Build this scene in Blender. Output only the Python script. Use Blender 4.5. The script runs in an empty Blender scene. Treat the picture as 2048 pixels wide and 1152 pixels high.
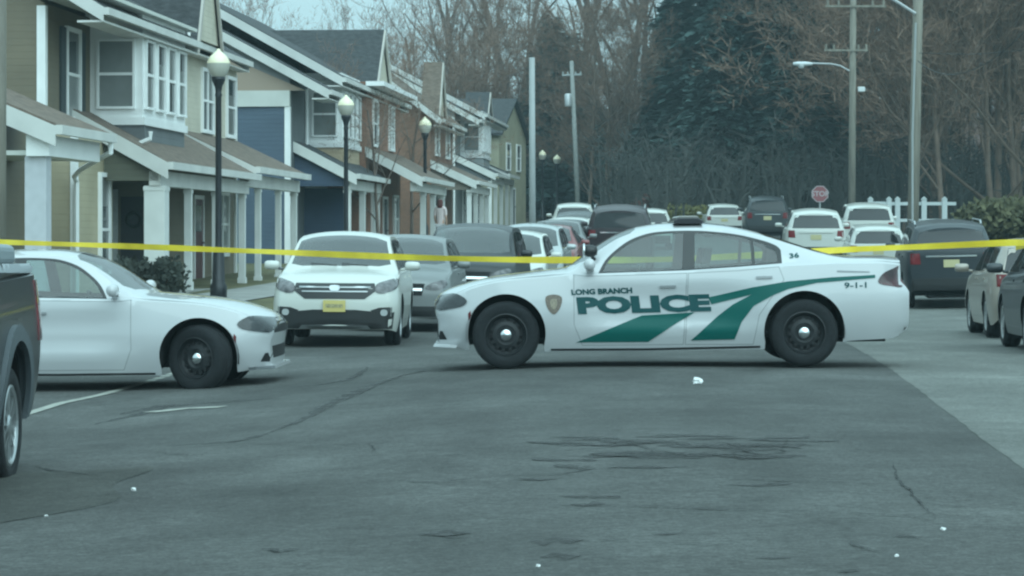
import bpy, bmesh, math, random
import numpy as np
from mathutils import Vector, Matrix
from mathutils.geometry import delaunay_2d_cdt
from mathutils.bvhtree import BVHTree

random.seed(7)
SC = bpy.context.scene
COL = SC.collection

# ------------------------------------------------------------------ camera, world, sun, exposure
F = 5200.0            # focal length in photo pixels (2048 wide)
HZ = 480.0            # photo row of the eye level
H = 1.34              # eye height
cd = bpy.data.cameras.new("Camera")
cam = bpy.data.objects.new("Camera", cd)
COL.objects.link(cam)
cd.sensor_width = 36.0
cd.lens = F / 2048 * 36.0
cd.shift_y = -(576 - HZ) / 2048
cd.clip_start = 0.1
cd.clip_end = 5000
cam.location = (0, 0, H)
cam.rotation_euler = (math.radians(90), 0, 0)
SC.camera = cam

SUN_EL, SUN_AZ = 46.0, 158.0    # azimuth clockwise from +Y
TINT = (0.62, 0.94, 1.0)
w = bpy.data.worlds.new("World")
SC.world = w
w.use_nodes = True
nt = w.node_tree
nt.nodes.clear()
sky = nt.nodes.new("ShaderNodeTexSky")
sky.sky_type = 'NISHITA'
sky.sun_disc = False
sky.sun_elevation = math.radians(SUN_EL)
sky.sun_rotation = math.radians(SUN_AZ)
sky.air_density = 1.0
sky.dust_density = 5.0
sky.ozone_density = 1.0
hs = nt.nodes.new("ShaderNodeHueSaturation")
hs.inputs["Saturation"].default_value = 0.3
# thin even cloud over the sky
tcw = nt.nodes.new("ShaderNodeTexCoord")
cln = nt.nodes.new("ShaderNodeTexNoise"); cln.inputs["Scale"].default_value = 2.2; cln.inputs["Detail"].default_value = 5
clr = nt.nodes.new("ShaderNodeMapRange"); clr.inputs[1].default_value = 0.3; clr.inputs[2].default_value = 0.7; clr.inputs[3].default_value = 4.1; clr.inputs[4].default_value = 4.9
clc = nt.nodes.new("ShaderNodeVectorMath"); clc.operation = 'SCALE'; clc.inputs[0].default_value = (1, 1, 1)
# an overcast sky is about three times as bright overhead as at the horizon
spz = nt.nodes.new("ShaderNodeSeparateXYZ"); ez = nt.nodes.new("ShaderNodeMapRange")
ez.inputs[1].default_value = 0.0; ez.inputs[2].default_value = 1.0; ez.inputs[3].default_value = 1.0; ez.inputs[4].default_value = 1.9
ezm = nt.nodes.new("ShaderNodeMath"); ezm.operation = 'MULTIPLY'
nt.links.new(tcw.outputs["Generated"], spz.inputs[0]); nt.links.new(spz.outputs[2], ez.inputs[0])
nt.links.new(ez.outputs[0], ezm.inputs[0]); nt.links.new(clr.outputs[0], ezm.inputs[1])
cov = nt.nodes.new("ShaderNodeMix"); cov.data_type = 'RGBA'; cov.inputs[0].default_value = 0.88
nt.links.new(tcw.outputs["Generated"], cln.inputs["Vector"]); nt.links.new(cln.outputs[0], clr.inputs[0]); nt.links.new(ezm.outputs[0], clc.inputs["Scale"])
mx = nt.nodes.new("ShaderNodeMix")
mx.data_type = 'RGBA'; mx.blend_type = 'MULTIPLY'
mx.inputs[0].default_value = 1.0
mx.inputs[7].default_value = (0.605, 0.925, 1.0, 1)
bg = nt.nodes.new("ShaderNodeBackground")
bg.inputs["Strength"].default_value = 0.13
wo = nt.nodes.new("ShaderNodeOutputWorld")
nt.links.new(sky.outputs[0], hs.inputs["Color"])
nt.links.new(hs.outputs[0], cov.inputs[6]); nt.links.new(clc.outputs[0], cov.inputs[7]); nt.links.new(cov.outputs[2], mx.inputs[6])
nt.links.new(mx.outputs[2], bg.inputs["Color"])
nt.links.new(bg.outputs[0], wo.inputs[0])

sd = bpy.data.lights.new("Sun", 'SUN')
sd.energy = 1.2
sd.angle = math.radians(80)
sd.color = (0.72, 0.96, 1.0)
so = bpy.data.objects.new("Sun", sd)
COL.objects.link(so)
a_, e_ = math.radians(SUN_AZ), math.radians(SUN_EL)
sv = Vector((math.sin(a_) * math.cos(e_), math.cos(a_) * math.cos(e_), math.sin(e_)))
so.rotation_euler = sv.to_track_quat('Z', 'Y').to_euler()
so.location = sv * 100

SC.view_settings.view_transform = 'Standard'
SC.view_settings.look = 'None'
SC.view_settings.exposure = 0.64
SC.view_settings.gamma = 1.0
SC.render.engine = 'CYCLES'
SC.cycles.use_denoising = True
SC.cycles.filter_width = 2.3
SC.cycles.max_bounces = 6
SC.cycles.transparent_max_bounces = 16


# ------------------------------------------------------------------ helpers
def smooth(a, b, x):
    t = np.clip((np.asarray(x, float) - a) / (b - a), 0, 1)
    return t * t * (3 - 2 * t)


CTRL = [(0, 12, 0.0), (0, 20, 0.0), (2, 27.5, 0.0), (0, 27.5, 0.0), (4.5, 27.5, 0.0), (3, 20, 0.0), (-3.3, 27.3, -0.24), (-5.5, 28, -0.26), (-8, 28, -0.26),
        (-3.2, 16.8, -0.19), (-1.7, 36.6, -0.17), (-3.4, 38, -0.17), (0, 37, -0.15), (3.5, 38, -0.12), (0, 46, -0.2), (9, 56, -0.27), (4, 54, -0.25), (7.2, 38, -0.12), (6.6, 33, -0.08),
        (-9, 45, 0.05), (-9, 58, 0.1), (-2.5, 48, -0.15), (-4, 60, -0.02), (3, 66, -0.1), (10, 68, -0.12), (-3, 72, 0.0), (3, 80, 0.0)]
CT = np.array(CTRL, float)


GS = (2.6, 7.0)


def _ker(x, y, cx, cy):
    far = 1.0 + np.maximum(0, cy - 40) / 30
    return np.exp(-0.5 * (((x - cx) / (GS[0] * far)) ** 2 + ((y - cy) / (GS[1] * far)) ** 2))


_K = _ker(CT[:, None, 0], CT[:, None, 1], CT[None, :, 0], CT[None, :, 1]) + 0.04 * np.eye(len(CT))
GW = np.linalg.solve(_K, CT[:, 2])


def gz(x, y):
    x = np.asarray(x, float); y = np.asarray(y, float)
    base = np.zeros(np.broadcast(x, y).shape)
    for (cx, cy, _), w_ in zip(CT, GW): base = base + w_ * _ker(x, y, cx, cy)
    k = 0.0245 * 6 * np.log1p(np.exp(np.clip((y - 58) / 6, -30, 60)))
    return base + np.minimum(k, 6 + 0 * k)


def g(x, y):
    return float(gz(x, y))


def at(px, py, Y):
    return Vector(((px - 1024) / F * Y, Y, H - (py - HZ) / F * Y))


def on_ground(px, py):
    """point of the ground seen at a photo pixel"""
    Y = 20.0
    lo, hi = 4.0, 60.0
    for _ in range(50):
        Y = (lo + hi) / 2
        p = at(px, py, Y)
        if p.z > g(p.x, p.y): lo = Y
        else: hi = Y
    p = at(px, py, Y)
    return p


MATS = {}


def mat(name, col, rough=0.6, metal=0.0, var=0.0, scale=8.0, bump=0.0, bscale=None, coat=0.0, emit=None, spec=0.5, back=None, stretch=None, detail=4.0, col2=None):
    if name in MATS: return MATS[name]
    m = bpy.data.materials.new(name); MATS[name] = m
    m.use_nodes = True
    n = m.node_tree; b = n.nodes["Principled BSDF"]
    b.inputs["Base Color"].default_value = (*col, 1)
    b.inputs["Roughness"].default_value = rough
    b.inputs["Metallic"].default_value = metal
    b.inputs["Specular IOR Level"].default_value = spec
    if coat: b.inputs["Coat Weight"].default_value = coat; b.inputs["Coat Roughness"].default_value = 0.04
    if emit:
        b.inputs["Emission Color"].default_value = (*emit[0], 1); b.inputs["Emission Strength"].default_value = emit[1]
    src = None
    if var or bump:
        tc = n.nodes.new("ShaderNodeTexCoord")
        vec = tc.outputs["Object"]
        if stretch:
            mp = n.nodes.new("ShaderNodeMapping"); mp.inputs["Scale"].default_value = stretch
            n.links.new(vec, mp.inputs[0]); vec = mp.outputs[0]
    if var:
        nz = n.nodes.new("ShaderNodeTexNoise"); nz.inputs["Scale"].default_value = scale; nz.inputs["Detail"].default_value = detail
        n.links.new(vec, nz.inputs["Vector"])
        rp = n.nodes.new("ShaderNodeMix"); rp.data_type = 'RGBA'
        lo = [max(0, c * (1 - var)) for c in col]; hi = list(col2) if col2 else [min(1, c * (1 + var)) for c in col]
        rp.inputs[6].default_value = (*lo, 1); rp.inputs[7].default_value = (*hi, 1)
        mr = n.nodes.new("ShaderNodeMapRange"); mr.inputs[1].default_value = 0.3; mr.inputs[2].default_value = 0.7
        n.links.new(nz.outputs[0], mr.inputs[0]); n.links.new(mr.outputs[0], rp.inputs[0])
        src = rp.outputs[2]
    if back:
        ge = n.nodes.new("ShaderNodeNewGeometry"); m2 = n.nodes.new("ShaderNodeMix"); m2.data_type = 'RGBA'
        m2.inputs[6].default_value = (*col, 1); m2.inputs[7].default_value = (*back, 1)
        if src: n.links.new(src, m2.inputs[6])
        n.links.new(ge.outputs["Backfacing"], m2.inputs[0]); src = m2.outputs[2]
    if src: n.links.new(src, b.inputs["Base Color"])
    if bump:
        nb = n.nodes.new("ShaderNodeTexNoise"); nb.inputs["Scale"].default_value = bscale or scale * 4; nb.inputs["Detail"].default_value = 3
        n.links.new(vec, nb.inputs["Vector"])
        bp = n.nodes.new("ShaderNodeBump"); bp.inputs["Strength"].default_value = bump; bp.inputs["Distance"].default_value = 0.02
        n.links.new(nb.outputs[0], bp.inputs["Height"]); n.links.new(bp.outputs[0], b.inputs["Normal"])
    return m


def worn(m, scale, lo, hi):
    """lets the ground show through in broken patches"""
    n = m.node_tree; b = n.nodes["Principled BSDF"]; o = [q for q in n.nodes if q.type == 'OUTPUT_MATERIAL'][0]
    tc = n.nodes.new("ShaderNodeTexCoord"); z = n.nodes.new("ShaderNodeTexNoise"); z.inputs["Scale"].default_value = scale; z.inputs["Detail"].default_value = 8; z.inputs["Roughness"].default_value = .75
    r = n.nodes.new("ShaderNodeMapRange"); r.inputs[1].default_value = lo; r.inputs[2].default_value = hi
    t = n.nodes.new("ShaderNodeBsdfTransparent"); mxs = n.nodes.new("ShaderNodeMixShader")
    n.links.new(tc.outputs["Object"], z.inputs["Vector"]); n.links.new(z.outputs[0], r.inputs[0]); n.links.new(r.outputs[0], mxs.inputs[0])
    n.links.new(b.outputs[0], mxs.inputs[1]); n.links.new(t.outputs[0], mxs.inputs[2]); n.links.new(mxs.outputs[0], o.inputs[0])
    return m


def siding(name, col, pitch=0.13, vertical=False, var=0.12):
    if name in MATS: return MATS[name]
    m = mat(name, col, 0.6, var=var, scale=1.2)
    n = m.node_tree; b = n.nodes["Principled BSDF"]
    tc = n.nodes.new("ShaderNodeTexCoord"); sp = n.nodes.new("ShaderNodeSeparateXYZ")
    n.links.new(tc.outputs["Object"], sp.inputs[0])
    d = n.nodes.new("ShaderNodeMath"); d.operation = 'DIVIDE'; d.inputs[1].default_value = pitch
    n.links.new(sp.outputs[2], d.inputs[0])
    f = n.nodes.new("ShaderNodeMath"); f.operation = 'FRACT'; n.links.new(d.outputs[0], f.inputs[0])
    bp = n.nodes.new("ShaderNodeBump"); bp.inputs["Strength"].default_value = 1.0; bp.inputs["Distance"].default_value = 0.03; bp.invert = True
    n.links.new(f.outputs[0], bp.inputs["Height"]); n.links.new(bp.outputs[0], b.inputs["Normal"])
    return m


def bricks(name, c1, c2, mortar):
    if name in MATS: return MATS[name]
    m = bpy.data.materials.new(name); MATS[name] = m; m.use_nodes = True
    n = m.node_tree; b = n.nodes["Principled BSDF"]; b.inputs["Roughness"].default_value = 0.85
    tc = n.nodes.new("ShaderNodeTexCoord"); sp = n.nodes.new("ShaderNodeSeparateXYZ"); cb = n.nodes.new("ShaderNodeCombineXYZ")
    ad = n.nodes.new("ShaderNodeMath"); ad.operation = 'ADD'
    n.links.new(tc.outputs["Object"], sp.inputs[0]); n.links.new(sp.outputs[0], ad.inputs[0]); n.links.new(sp.outputs[1], ad.inputs[1])
    n.links.new(ad.outputs[0], cb.inputs[0]); n.links.new(sp.outputs[2], cb.inputs[1])
    br = n.nodes.new("ShaderNodeTexBrick"); br.inputs["Scale"].default_value = 4.5
    br.inputs["Color1"].default_value = (*c1, 1); br.inputs["Color2"].default_value = (*c2, 1); br.inputs["Mortar"].default_value = (*mortar, 1)
    br.inputs["Mortar Size"].default_value = 0.02
    n.links.new(cb.outputs[0], br.inputs["Vector"])
    nz = n.nodes.new("ShaderNodeTexNoise"); nz.inputs["Scale"].default_value = 0.9
    n.links.new(tc.outputs["Object"], nz.inputs["Vector"])
    mm = n.nodes.new("ShaderNodeMix"); mm.data_type = 'RGBA'; mm.blend_type = 'MULTIPLY'; mm.inputs[0].default_value = 0.5
    n.links.new(br.outputs[0], mm.inputs[6]); n.links.new(nz.outputs[0], mm.inputs[7])
    n.links.new(mm.outputs[2], b.inputs["Base Color"])
    return m


def glass(name, tint, refl=0.5, rough=0.02):
    """thin clear glazing: tinted see-through plus mirror by fresnel"""
    if name in MATS: return MATS[name]
    m = bpy.data.materials.new(name); MATS[name] = m; m.use_nodes = True
    n = m.node_tree; n.nodes.clear()
    o = n.nodes.new("ShaderNodeOutputMaterial"); t = n.nodes.new("ShaderNodeBsdfTransparent"); gl = n.nodes.new("ShaderNodeBsdfGlossy")
    t.inputs[0].default_value = (*tint, 1); gl.inputs["Roughness"].default_value = rough
    fr = n.nodes.new("ShaderNodeLayerWeight"); fr.inputs[0].default_value = 0.5
    pw = n.nodes.new("ShaderNodeMath"); pw.operation = 'POWER'; pw.inputs[1].default_value = 4.0; n.links.new(fr.outputs["Facing"], pw.inputs[0])
    ad = n.nodes.new("ShaderNodeMath"); ad.operation = 'MULTIPLY_ADD'; ad.inputs[1].default_value = 0.7; ad.inputs[2].default_value = refl
    n.links.new(pw.outputs[0], ad.inputs[0])
    mx = n.nodes.new("ShaderNodeMixShader")
    n.links.new(ad.outputs[0], mx.inputs[0]); n.links.new(t.outputs[0], mx.inputs[1]); n.links.new(gl.outputs[0], mx.inputs[2])
    n.links.new(mx.outputs[0], o.inputs[0])
    return m


def link(o, parent=None):
    COL.objects.link(o)
    if parent is not None: o.parent = parent
    return o


def mk(name, verts, faces, mats, parent=None, smooth_=False, fmats=None):
    me = bpy.data.meshes.new(name)
    me.from_pydata([tuple(v) for v in verts], [], [tuple(f) for f in faces])
    if not isinstance(mats, (list, tuple)): mats = [mats]
    for m in mats: me.materials.append(m)
    if fmats is not None: me.polygons.foreach_set("material_index", list(fmats))
    if smooth_: me.polygons.foreach_set("use_smooth", [True] * len(me.polygons))
    me.update()
    return link(bpy.data.objects.new(name, me), parent)


def tag(o, label=None, cat=None, group=None, kind=None):
    if label: o["label"] = label
    if cat: o["category"] = cat
    if group: o["group"] = group
    if kind: o["kind"] = kind
    return o


def thing(name, label, cat, loc=(0, 0, 0), rz=0.0, group=None):
    o = bpy.data.objects.new(name, None); COL.objects.link(o)
    o.location = loc; o.rotation_euler = (0, 0, rz); o.empty_display_size = 0.3
    return tag(o, label, cat, group)


def copy_tree(o, parent=None):
    c = o.copy(); COL.objects.link(c)
    if parent is not None: c.parent = parent
    for ch in list(o.children): copy_tree(ch, c)
    return c


class MB:
    """collects simple solids into one mesh"""
    def __init__(s): s.v = []; s.f = []; s.m = []

    def add(s, vs, fs, mi=0):
        b = len(s.v); s.v += [tuple(v) for v in vs]; s.f += [tuple(i + b for i in f) for f in fs]; s.m += [mi] * len(fs); return s

    def box(s, x0, x1, y0, y1, z0, z1, mi=0):
        vs = [(x, y, z) for z in (z0, z1) for y in (y0, y1) for x in (x0, x1)]
        return s.add(vs, [(0, 2, 3, 1), (4, 5, 7, 6), (0, 1, 5, 4), (2, 6, 7, 3), (0, 4, 6, 2), (1, 3, 7, 5)], mi)

    def prism(s, poly, axis, a0, a1, mi=0):
        """poly in the two other axes, extruded along axis"""
        def P(u, v, a):
            return {'x': (a, u, v), 'y': (u, a, v), 'z': (u, v, a)}[axis]
        n = len(poly)
        vs = [P(u, v, a0) for u, v in poly] + [P(u, v, a1) for u, v in poly]
        fs = [tuple(range(n)), tuple(range(2 * n - 1, n - 1, -1))] + [(i, i + n, (i + 1) % n + n, (i + 1) % n) for i in range(n)]
        return s.add(vs, fs, mi)

    def tube(s, pts, rad, k=8, mi=0, cap=True):
        pts = [Vector(p) for p in pts]
        if not isinstance(rad, (list, tuple)): rad = [rad] * len(pts)
        b = len(s.v); up = None
        for i, p in enumerate(pts):
            d = (pts[min(i + 1, len(pts) - 1)] - pts[max(i - 1, 0)]).normalized()
            if up is None: up = d.orthogonal().normalized()
            up = (up - d * up.dot(d)).normalized(); r2 = d.cross(up)
            for j in range(k):
                an = 2 * math.pi * j / k
                s.v.append(tuple(p + (up * math.cos(an) + r2 * math.sin(an)) * rad[i]))
        for i in range(len(pts) - 1):
            for j in range(k):
                s.f.append((b + i * k + j, b + i * k + (j + 1) % k, b + (i + 1) * k + (j + 1) % k, b + (i + 1) * k + j)); s.m.append(mi)
        if cap:
            s.f.append(tuple(b + j for j in range(k - 1, -1, -1))); s.m.append(mi)
            s.f.append(tuple(b + (len(pts) - 1) * k + j for j in range(k))); s.m.append(mi)
        return s

    def lathe(s, prof, k=24, axis='z', org=(0, 0, 0), mi=0):
        b = len(s.v); ox, oy, oz = org
        for r, h in prof:
            for j in range(k):
                a = 2 * math.pi * j / k; c, n = r * math.cos(a), r * math.sin(a)
                s.v.append((ox + c, oy + n, oz + h) if axis == 'z' else (ox + c, oy + h, oz + n))
        for i in range(len(prof) - 1):
            for j in range(k):
                q = (b + i * k + j, b + i * k + (j + 1) % k, b + (i + 1) * k + (j + 1) % k, b + (i + 1) * k + j)
                s.f.append(q if axis == 'z' else q[::-1]); s.m.append(mi)
        return s

    def build(s, name, mats, parent=None, smooth_=False):
        return mk(name, s.v, s.f, mats, parent, smooth_, s.m)


def bevel(o, wd=0.02, seg=2, ang=40):
    m = o.modifiers.new("bevel", 'BEVEL'); m.width = wd; m.segments = seg; m.limit_method = 'ANGLE'; m.angle_limit = math.radians(ang)
    return o


def inpoly(px, py, poly):
    """vectorised even-odd test"""
    px = np.asarray(px); py = np.asarray(py)
    r = np.zeros(px.shape, bool); n = len(poly)
    for i in range(n):
        x0, y0 = poly[i]; x1, y1 = poly[(i + 1) % n]
        if y0 == y1: continue
        c = ((y0 > py) != (y1 > py)) & (px < (x1 - x0) * (py - y0) / (y1 - y0) + x0)
        r ^= c
    return r


def resample(poly, step, closed=True):
    out = []; n = len(poly)
    for i in range(n if closed else n - 1):
        a = np.array(poly[i], float); b = np.array(poly[(i + 1) % n], float)
        k = max(1, int(math.ceil(np.linalg.norm(b - a) / step)))
        for j in range(k): out.append(tuple(a + (b - a) * j / k))
    if not closed: out.append(tuple(poly[-1]))
    return out


def curve_poly(pts, k=5):
    """closed Catmull-Rom through points"""
    n = len(pts); out = []
    P = [np.array(p, float) for p in pts]
    for i in range(n):
        p0, p1, p2, p3 = P[i - 1], P[i], P[(i + 1) % n], P[(i + 2) % n]
        for j in range(k):
            t = j / k
            out.append(tuple(0.5 * (2 * p1 + (p2 - p0) * t + (2 * p0 - 5 * p1 + 4 * p2 - p3) * t * t + (3 * p1 - p0 - 3 * p2 + p3) * t ** 3)))
    return out


def arc(pts, k=4):
    """open Catmull-Rom through points"""
    P = [np.array(p, float) for p in pts]; n = len(P); out = []
    for i in range(n - 1):
        p0, p1, p2, p3 = P[max(i - 1, 0)], P[i], P[i + 1], P[min(i + 2, n - 1)]
        for j in range(k):
            t = j / k
            out.append(tuple(0.5 * (2 * p1 + (p2 - p0) * t + (2 * p0 - 5 * p1 + 4 * p2 - p3) * t * t + (3 * p1 - p0 - 3 * p2 + p3) * t ** 3)))
    return out + [tuple(P[-1])]


class Tab:
    """monotone cubic table"""
    def __init__(s, pts):
        a = np.array(sorted(pts), float); s.x = a[:, 0]; s.y = a[:, 1]
        if len(a) == 1: s.m = np.zeros(1); return
        h = np.diff(s.x); d = np.diff(s.y) / h; m = np.zeros(len(a)); m[0] = d[0]; m[-1] = d[-1]
        for i in range(1, len(a) - 1):
            if d[i - 1] * d[i] > 0:
                w1 = 2 * h[i] + h[i - 1]; w2 = h[i] + 2 * h[i - 1]
                m[i] = (w1 + w2) / (w1 / d[i - 1] + w2 / d[i])
        s.m = m

    def __call__(s, q):
        q = np.asarray(q, float)
        if len(s.x) == 1: return np.full(q.shape, s.y[0])
        qc = np.clip(q, s.x[0], s.x[-1])
        i = np.clip(np.searchsorted(s.x, qc) - 1, 0, len(s.x) - 2)
        h = s.x[i + 1] - s.x[i]; t = (qc - s.x[i]) / h
        return ((1 + 2 * t) * (1 - t) ** 2 * s.y[i] + t * (1 - t) ** 2 * h * s.m[i] + t * t * (3 - 2 * t) * s.y[i + 1] + t * t * (t - 1) * h * s.m[i + 1])


def cdt(points, loops, eps=1e-5):
    """points: free points; loops: list of closed loops (lists of 2D points). returns verts, tris"""
    vs = [Vector(p) for p in points]; es = []
    for lp in loops:
        b = len(vs); vs += [Vector(p) for p in lp]; n = len(lp)
        es += [(b + i, b + (i + 1) % n) for i in range(n)]
    r = delaunay_2d_cdt(vs, es, [], 0, eps)
    return np.array([tuple(v) for v in r[0]]), [tuple(f) for f in r[2]]
# ------------------------------------------------------------------ vehicles
class Shell:
    TS = 0.55

    def __init__(s, sp):
        s.sp = sp; s.L = sp['L']
        for k in ('zt', 'zb', 'ze', 'ye', 'w', 'z0'): setattr(s, k, Tab(sp[k]))

    def sec(s, x, t):
        x = np.asarray(x, float); t = np.asarray(t, float)
        z0, zb, ze, zt, ye, w = s.z0(x), s.zb(x), s.ze(x), s.zt(x), s.ye(x), s.w(x)
        v = np.clip(t, 0, 1)
        zl = z0 + (zb - z0) * v
        lo = np.clip(1 - v / 0.5, 0, 1); hi = np.clip((v - 0.5) / 0.5, 0, 1)
        yl = w - s.sp.get('tuck', 0.055) * lo ** 1.8 - 0.05 * hi ** 1.8
        if 'scoop' in s.sp:
            x0, x1, za, zc, dp = s.sp['scoop']
            mid = za + (zc - za) * 0.5
            b = smooth(x0, x0 + 0.7, x) * (1 - smooth(x1 - 0.9, x1, x))
            p = smooth(za, za + 0.10, zl) * (1 - smooth(zc - 0.22, zc, zl))
            yl = yl - dp * b * p
        yb = w - 0.05
        led = s.sp.get('ledge', 0.03)
        # greenhouse side
        q = np.clip((t - 1) / 0.15, 0, 1); u = np.clip((t - 1.15) / 0.85, 0, 1)
        y1 = np.minimum(yb - led, yb - 0.012); z1 = np.minimum(zb + 0.02, (zb + ze) / 2)
        y1 = np.maximum(y1, np.minimum(ye, yb) + 0.002)
        yg = np.where(t < 1.15, yb + (y1 - yb) * q, y1 + (ye - y1) * u + 0.018 * np.sin(np.pi * u))
        zg = np.where(t < 1.15, zb + (z1 - zb) * q, z1 + (ze - z1) * u)
        r = np.clip(t - 2, 0, 1)
        yt = ye * (1 - r); zz = ze + (zt - ze) * (1 - (1 - r) ** 2.4)
        y = np.where(t <= 1, yl, np.where(t <= 2, yg, yt))
        z = np.where(t <= 1, zl, np.where(t <= 2, zg, zz))
        return y, z

    def t_of(s, x, z):
        zb, ze, z0 = s.zb(x), s.ze(x), s.z0(x); z1 = np.minimum(zb + 0.02, (zb + ze) / 2)
        return np.where(z <= zb, (z - z0) / (zb - z0), np.where(z <= z1, 1 + 0.15 * (z - zb) / (z1 - zb), np.minimum(1.15 + 0.85 * (z - z1) / (ze - z1), 1.995)))

    def warp(s, x, y, z):
        L = s.L; f = 1 - smooth(0, s.sp.get('flen', 0.7), x); r = smooth(L - s.sp.get('rlen', 0.7), L, x)
        ww = np.maximum(s.w(x), 0.1)
        X = x + f * (s.sp.get('fbow', 0.0) * (y / 0.8) ** 2 + s.sp['fs'](z)) + r * (-s.sp.get('rbow', 0.0) * (y / 0.8) ** 2 + s.sp['rs'](z))
        return X

    def loop(s, poly, step=0.05):
        """side view polygon (x,z) -> (x,t*TS)"""
        p = np.array(resample(poly, step)); t = s.t_of(p[:, 0], p[:, 1])
        return [(a, b * s.TS) for a, b in zip(p[:, 0], t)]

    def build(s, step=0.055):
        """returns dict part -> (verts, faces, face mats) with part names L:/R: prefixed for the two sides"""
        sp = s.sp; TS = s.TS; L = s.L
        loops = [s.loop(p) for p, _, _, in sp['side']] + [[(x, t * TS) for x, t in resample(p, 0.06)] for p, _, _ in sp['top']]
        info = [(n, m) for _, n, m in sp['side']] + [(n, m) for _, n, m in sp['top']]
        holes = []
        for cx, cz, r in sp['arch']:
            an = np.linspace(-0.25, math.pi + 0.25, 30)
            pts = [(cx + r * math.cos(a), max(cz + r * math.sin(a), float(s.z0(cx)) - 0.0)) for a in an]
            pts = [(x, z) for x, z in pts]
            lp = [(x, float(s.t_of(x, max(z, float(s.z0(x)))) * TS)) for x, z in pts]
            x0, x1 = lp[0][0], lp[-1][0]
            lp = [(x0, 0.0)] + [q for q in lp if q[1] > 1e-3] + [(x1, 0.0)]
            holes.append(lp)
        nx = int(L / step)
        xs = np.concatenate([[0, 0.02, 0.05, 0.09, 0.14, 0.2], np.linspace(0.26, L - 0.26, nx), L - np.array([0.2, 0.14, 0.09, 0.05, 0.02, 0])])
        ts = np.concatenate([np.linspace(0, 1, 13), [1.06, 1.15], np.linspace(1.25, 2, 8), [2.03, 2.07, 2.13, 2.22, 2.34, 2.5, 2.68, 2.85, 3.0]])
        gx, gt = np.meshgrid(xs, ts, indexing='ij'); G = np.stack([gx.ravel(), gt.ravel() * TS], 1)
        edge = (G[:, 0] < 1e-9) | (G[:, 0] > L - 1e-9) | (G[:, 1] < 1e-9) | (G[:, 1] > 3 * TS - 1e-9)
        keep = np.ones(len(G), bool)
        allp = np.array([q for lp in loops + holes for q in lp]) if loops + holes else np.zeros((0, 2))
        for i in range(len(G)):
            if edge[i] or not len(allp): continue
            d = np.min(np.sum((allp - G[i]) ** 2, 1))
            if d < 0.014 ** 2: keep[i] = False
        V, T = cdt([tuple(p) for p in G[keep]], loops + holes)
        cen = np.array([V[list(t)].mean(0) for t in T])
        part = np.full(len(T), -1)
        for i, lp in enumerate(loops):
            part[inpoly(cen[:, 0], cen[:, 1], lp)] = i
        hole = np.zeros(len(T), bool)
        for lp in holes: hole |= inpoly(cen[:, 0], cen[:, 1], lp)
        y, z = s.sec(V[:, 0], V[:, 1] / TS)
        X = s.warp(V[:, 0], y, z)
        out = {}
        seen = {}

        def put(pn, mi, tri, sgn):
            d = out.setdefault(pn, ([], [], [], {}))
            f = []
            for k in tri:
                key = (round(float(X[k]), 4), round(float(y[k] * sgn), 4), round(float(z[k]), 4))
                if key not in d[3]:
                    d[3][key] = len(d[0]); d[0].append(key)
                f.append(d[3][key])
            if len(set(f)) < 3: return
            d[1].append(tuple(f)); d[2].append(mi)
        for i, tri in enumerate(T):
            if hole[i]: continue
            pn, mi = ('body', 0) if part[i] < 0 else info[part[i]]
            if not pn: continue
            a, b, c = tri
            e = np.cross(V[b] - V[a], V[c] - V[a])
            if abs(e) < 1e-9: continue
            if e < 0: tri = tri[::-1]
            central = pn in ('body', 'windshield', 'rear_window', 'roof')
            put(pn if central else 'L:' + pn, mi, tri, -1)
            put(pn if central else 'R:' + pn, mi, tri[::-1], 1)
        # end caps
        for x, sg in ((0.0, 1), (L, -1)):
            tt = ts; yy, zz = s.sec(np.full(tt.shape, x), tt)
            lp = [(a, b) for a, b in zip(yy, zz)] + [(-a, b) for a, b in list(zip(yy, zz))[-2::-1]]
            ax = np.arange(-1.0, 1.01, 0.07); bz = np.arange(0, 2.2, 0.06); A, B = np.meshgrid(ax, bz); q = np.stack([A.ravel(), B.ravel()], 1)
            ins = inpoly(q[:, 0], q[:, 1], lp); q = q[ins]; la = np.array(lp)
            q = [tuple(p) for p in q if np.min(np.sum((la - p) ** 2, 1)) > 0.03 ** 2]
            V2, T2 = cdt(q, [lp])
            X2 = s.warp(np.full(len(V2), x), V2[:, 0], V2[:, 1])
            c2 = np.array([V2[list(t)].mean(0) for t in T2]); ok = inpoly(c2[:, 0], c2[:, 1], lp)
            d = out['body']
            for i, tri in enumerate(T2):
                if not ok[i]: continue
                a, b, c = tri; e = np.cross(V2[b] - V2[a], V2[c] - V2[a])
                if abs(e) < 1e-9: continue
                if (e > 0) == (sg > 0): tri = tri[::-1]   # y-z plane: ccw normal is +x
                f = []
                for k in tri:
                    key = (round(float(X2[k]), 4), round(float(V2[k, 0]), 4), round(float(V2[k, 1]), 4))
                    if key not in d[3]: d[3][key] = len(d[0]); d[0].append(key)
                    f.append(d[3][key])
                if len(set(f)) == 3: d[1].append(tuple(f)); d[2].append(sp.get('capmat', 0))
        av = []; af = []
        for d in out.values():
            b = len(av); av += d[0]; af += [tuple(i + b for i in f) for f in d[1]]
        s.bvh = BVHTree.FromPolygons([Vector(v) for v in av], af)
        return out

    VIEW = {'left': ((0, -1, 0), lambda a, b: (a, -3, b)), 'right': ((0, 1, 0), lambda a, b: (a, 3, b)),
            'front': ((-1, 0, 0), lambda a, b: (-3, a, b)), 'rear': ((1, 0, 0), lambda a, b: (12, a, b)), 'top': ((0, 0, 1), lambda a, b: (a, b, 4))}

    def hit(s, view, a, b):
        n, o = s.VIEW[view]
        h = s.bvh.ray_cast(Vector(o(a, b)), -Vector(n))
        return h[0], h[1]

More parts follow.
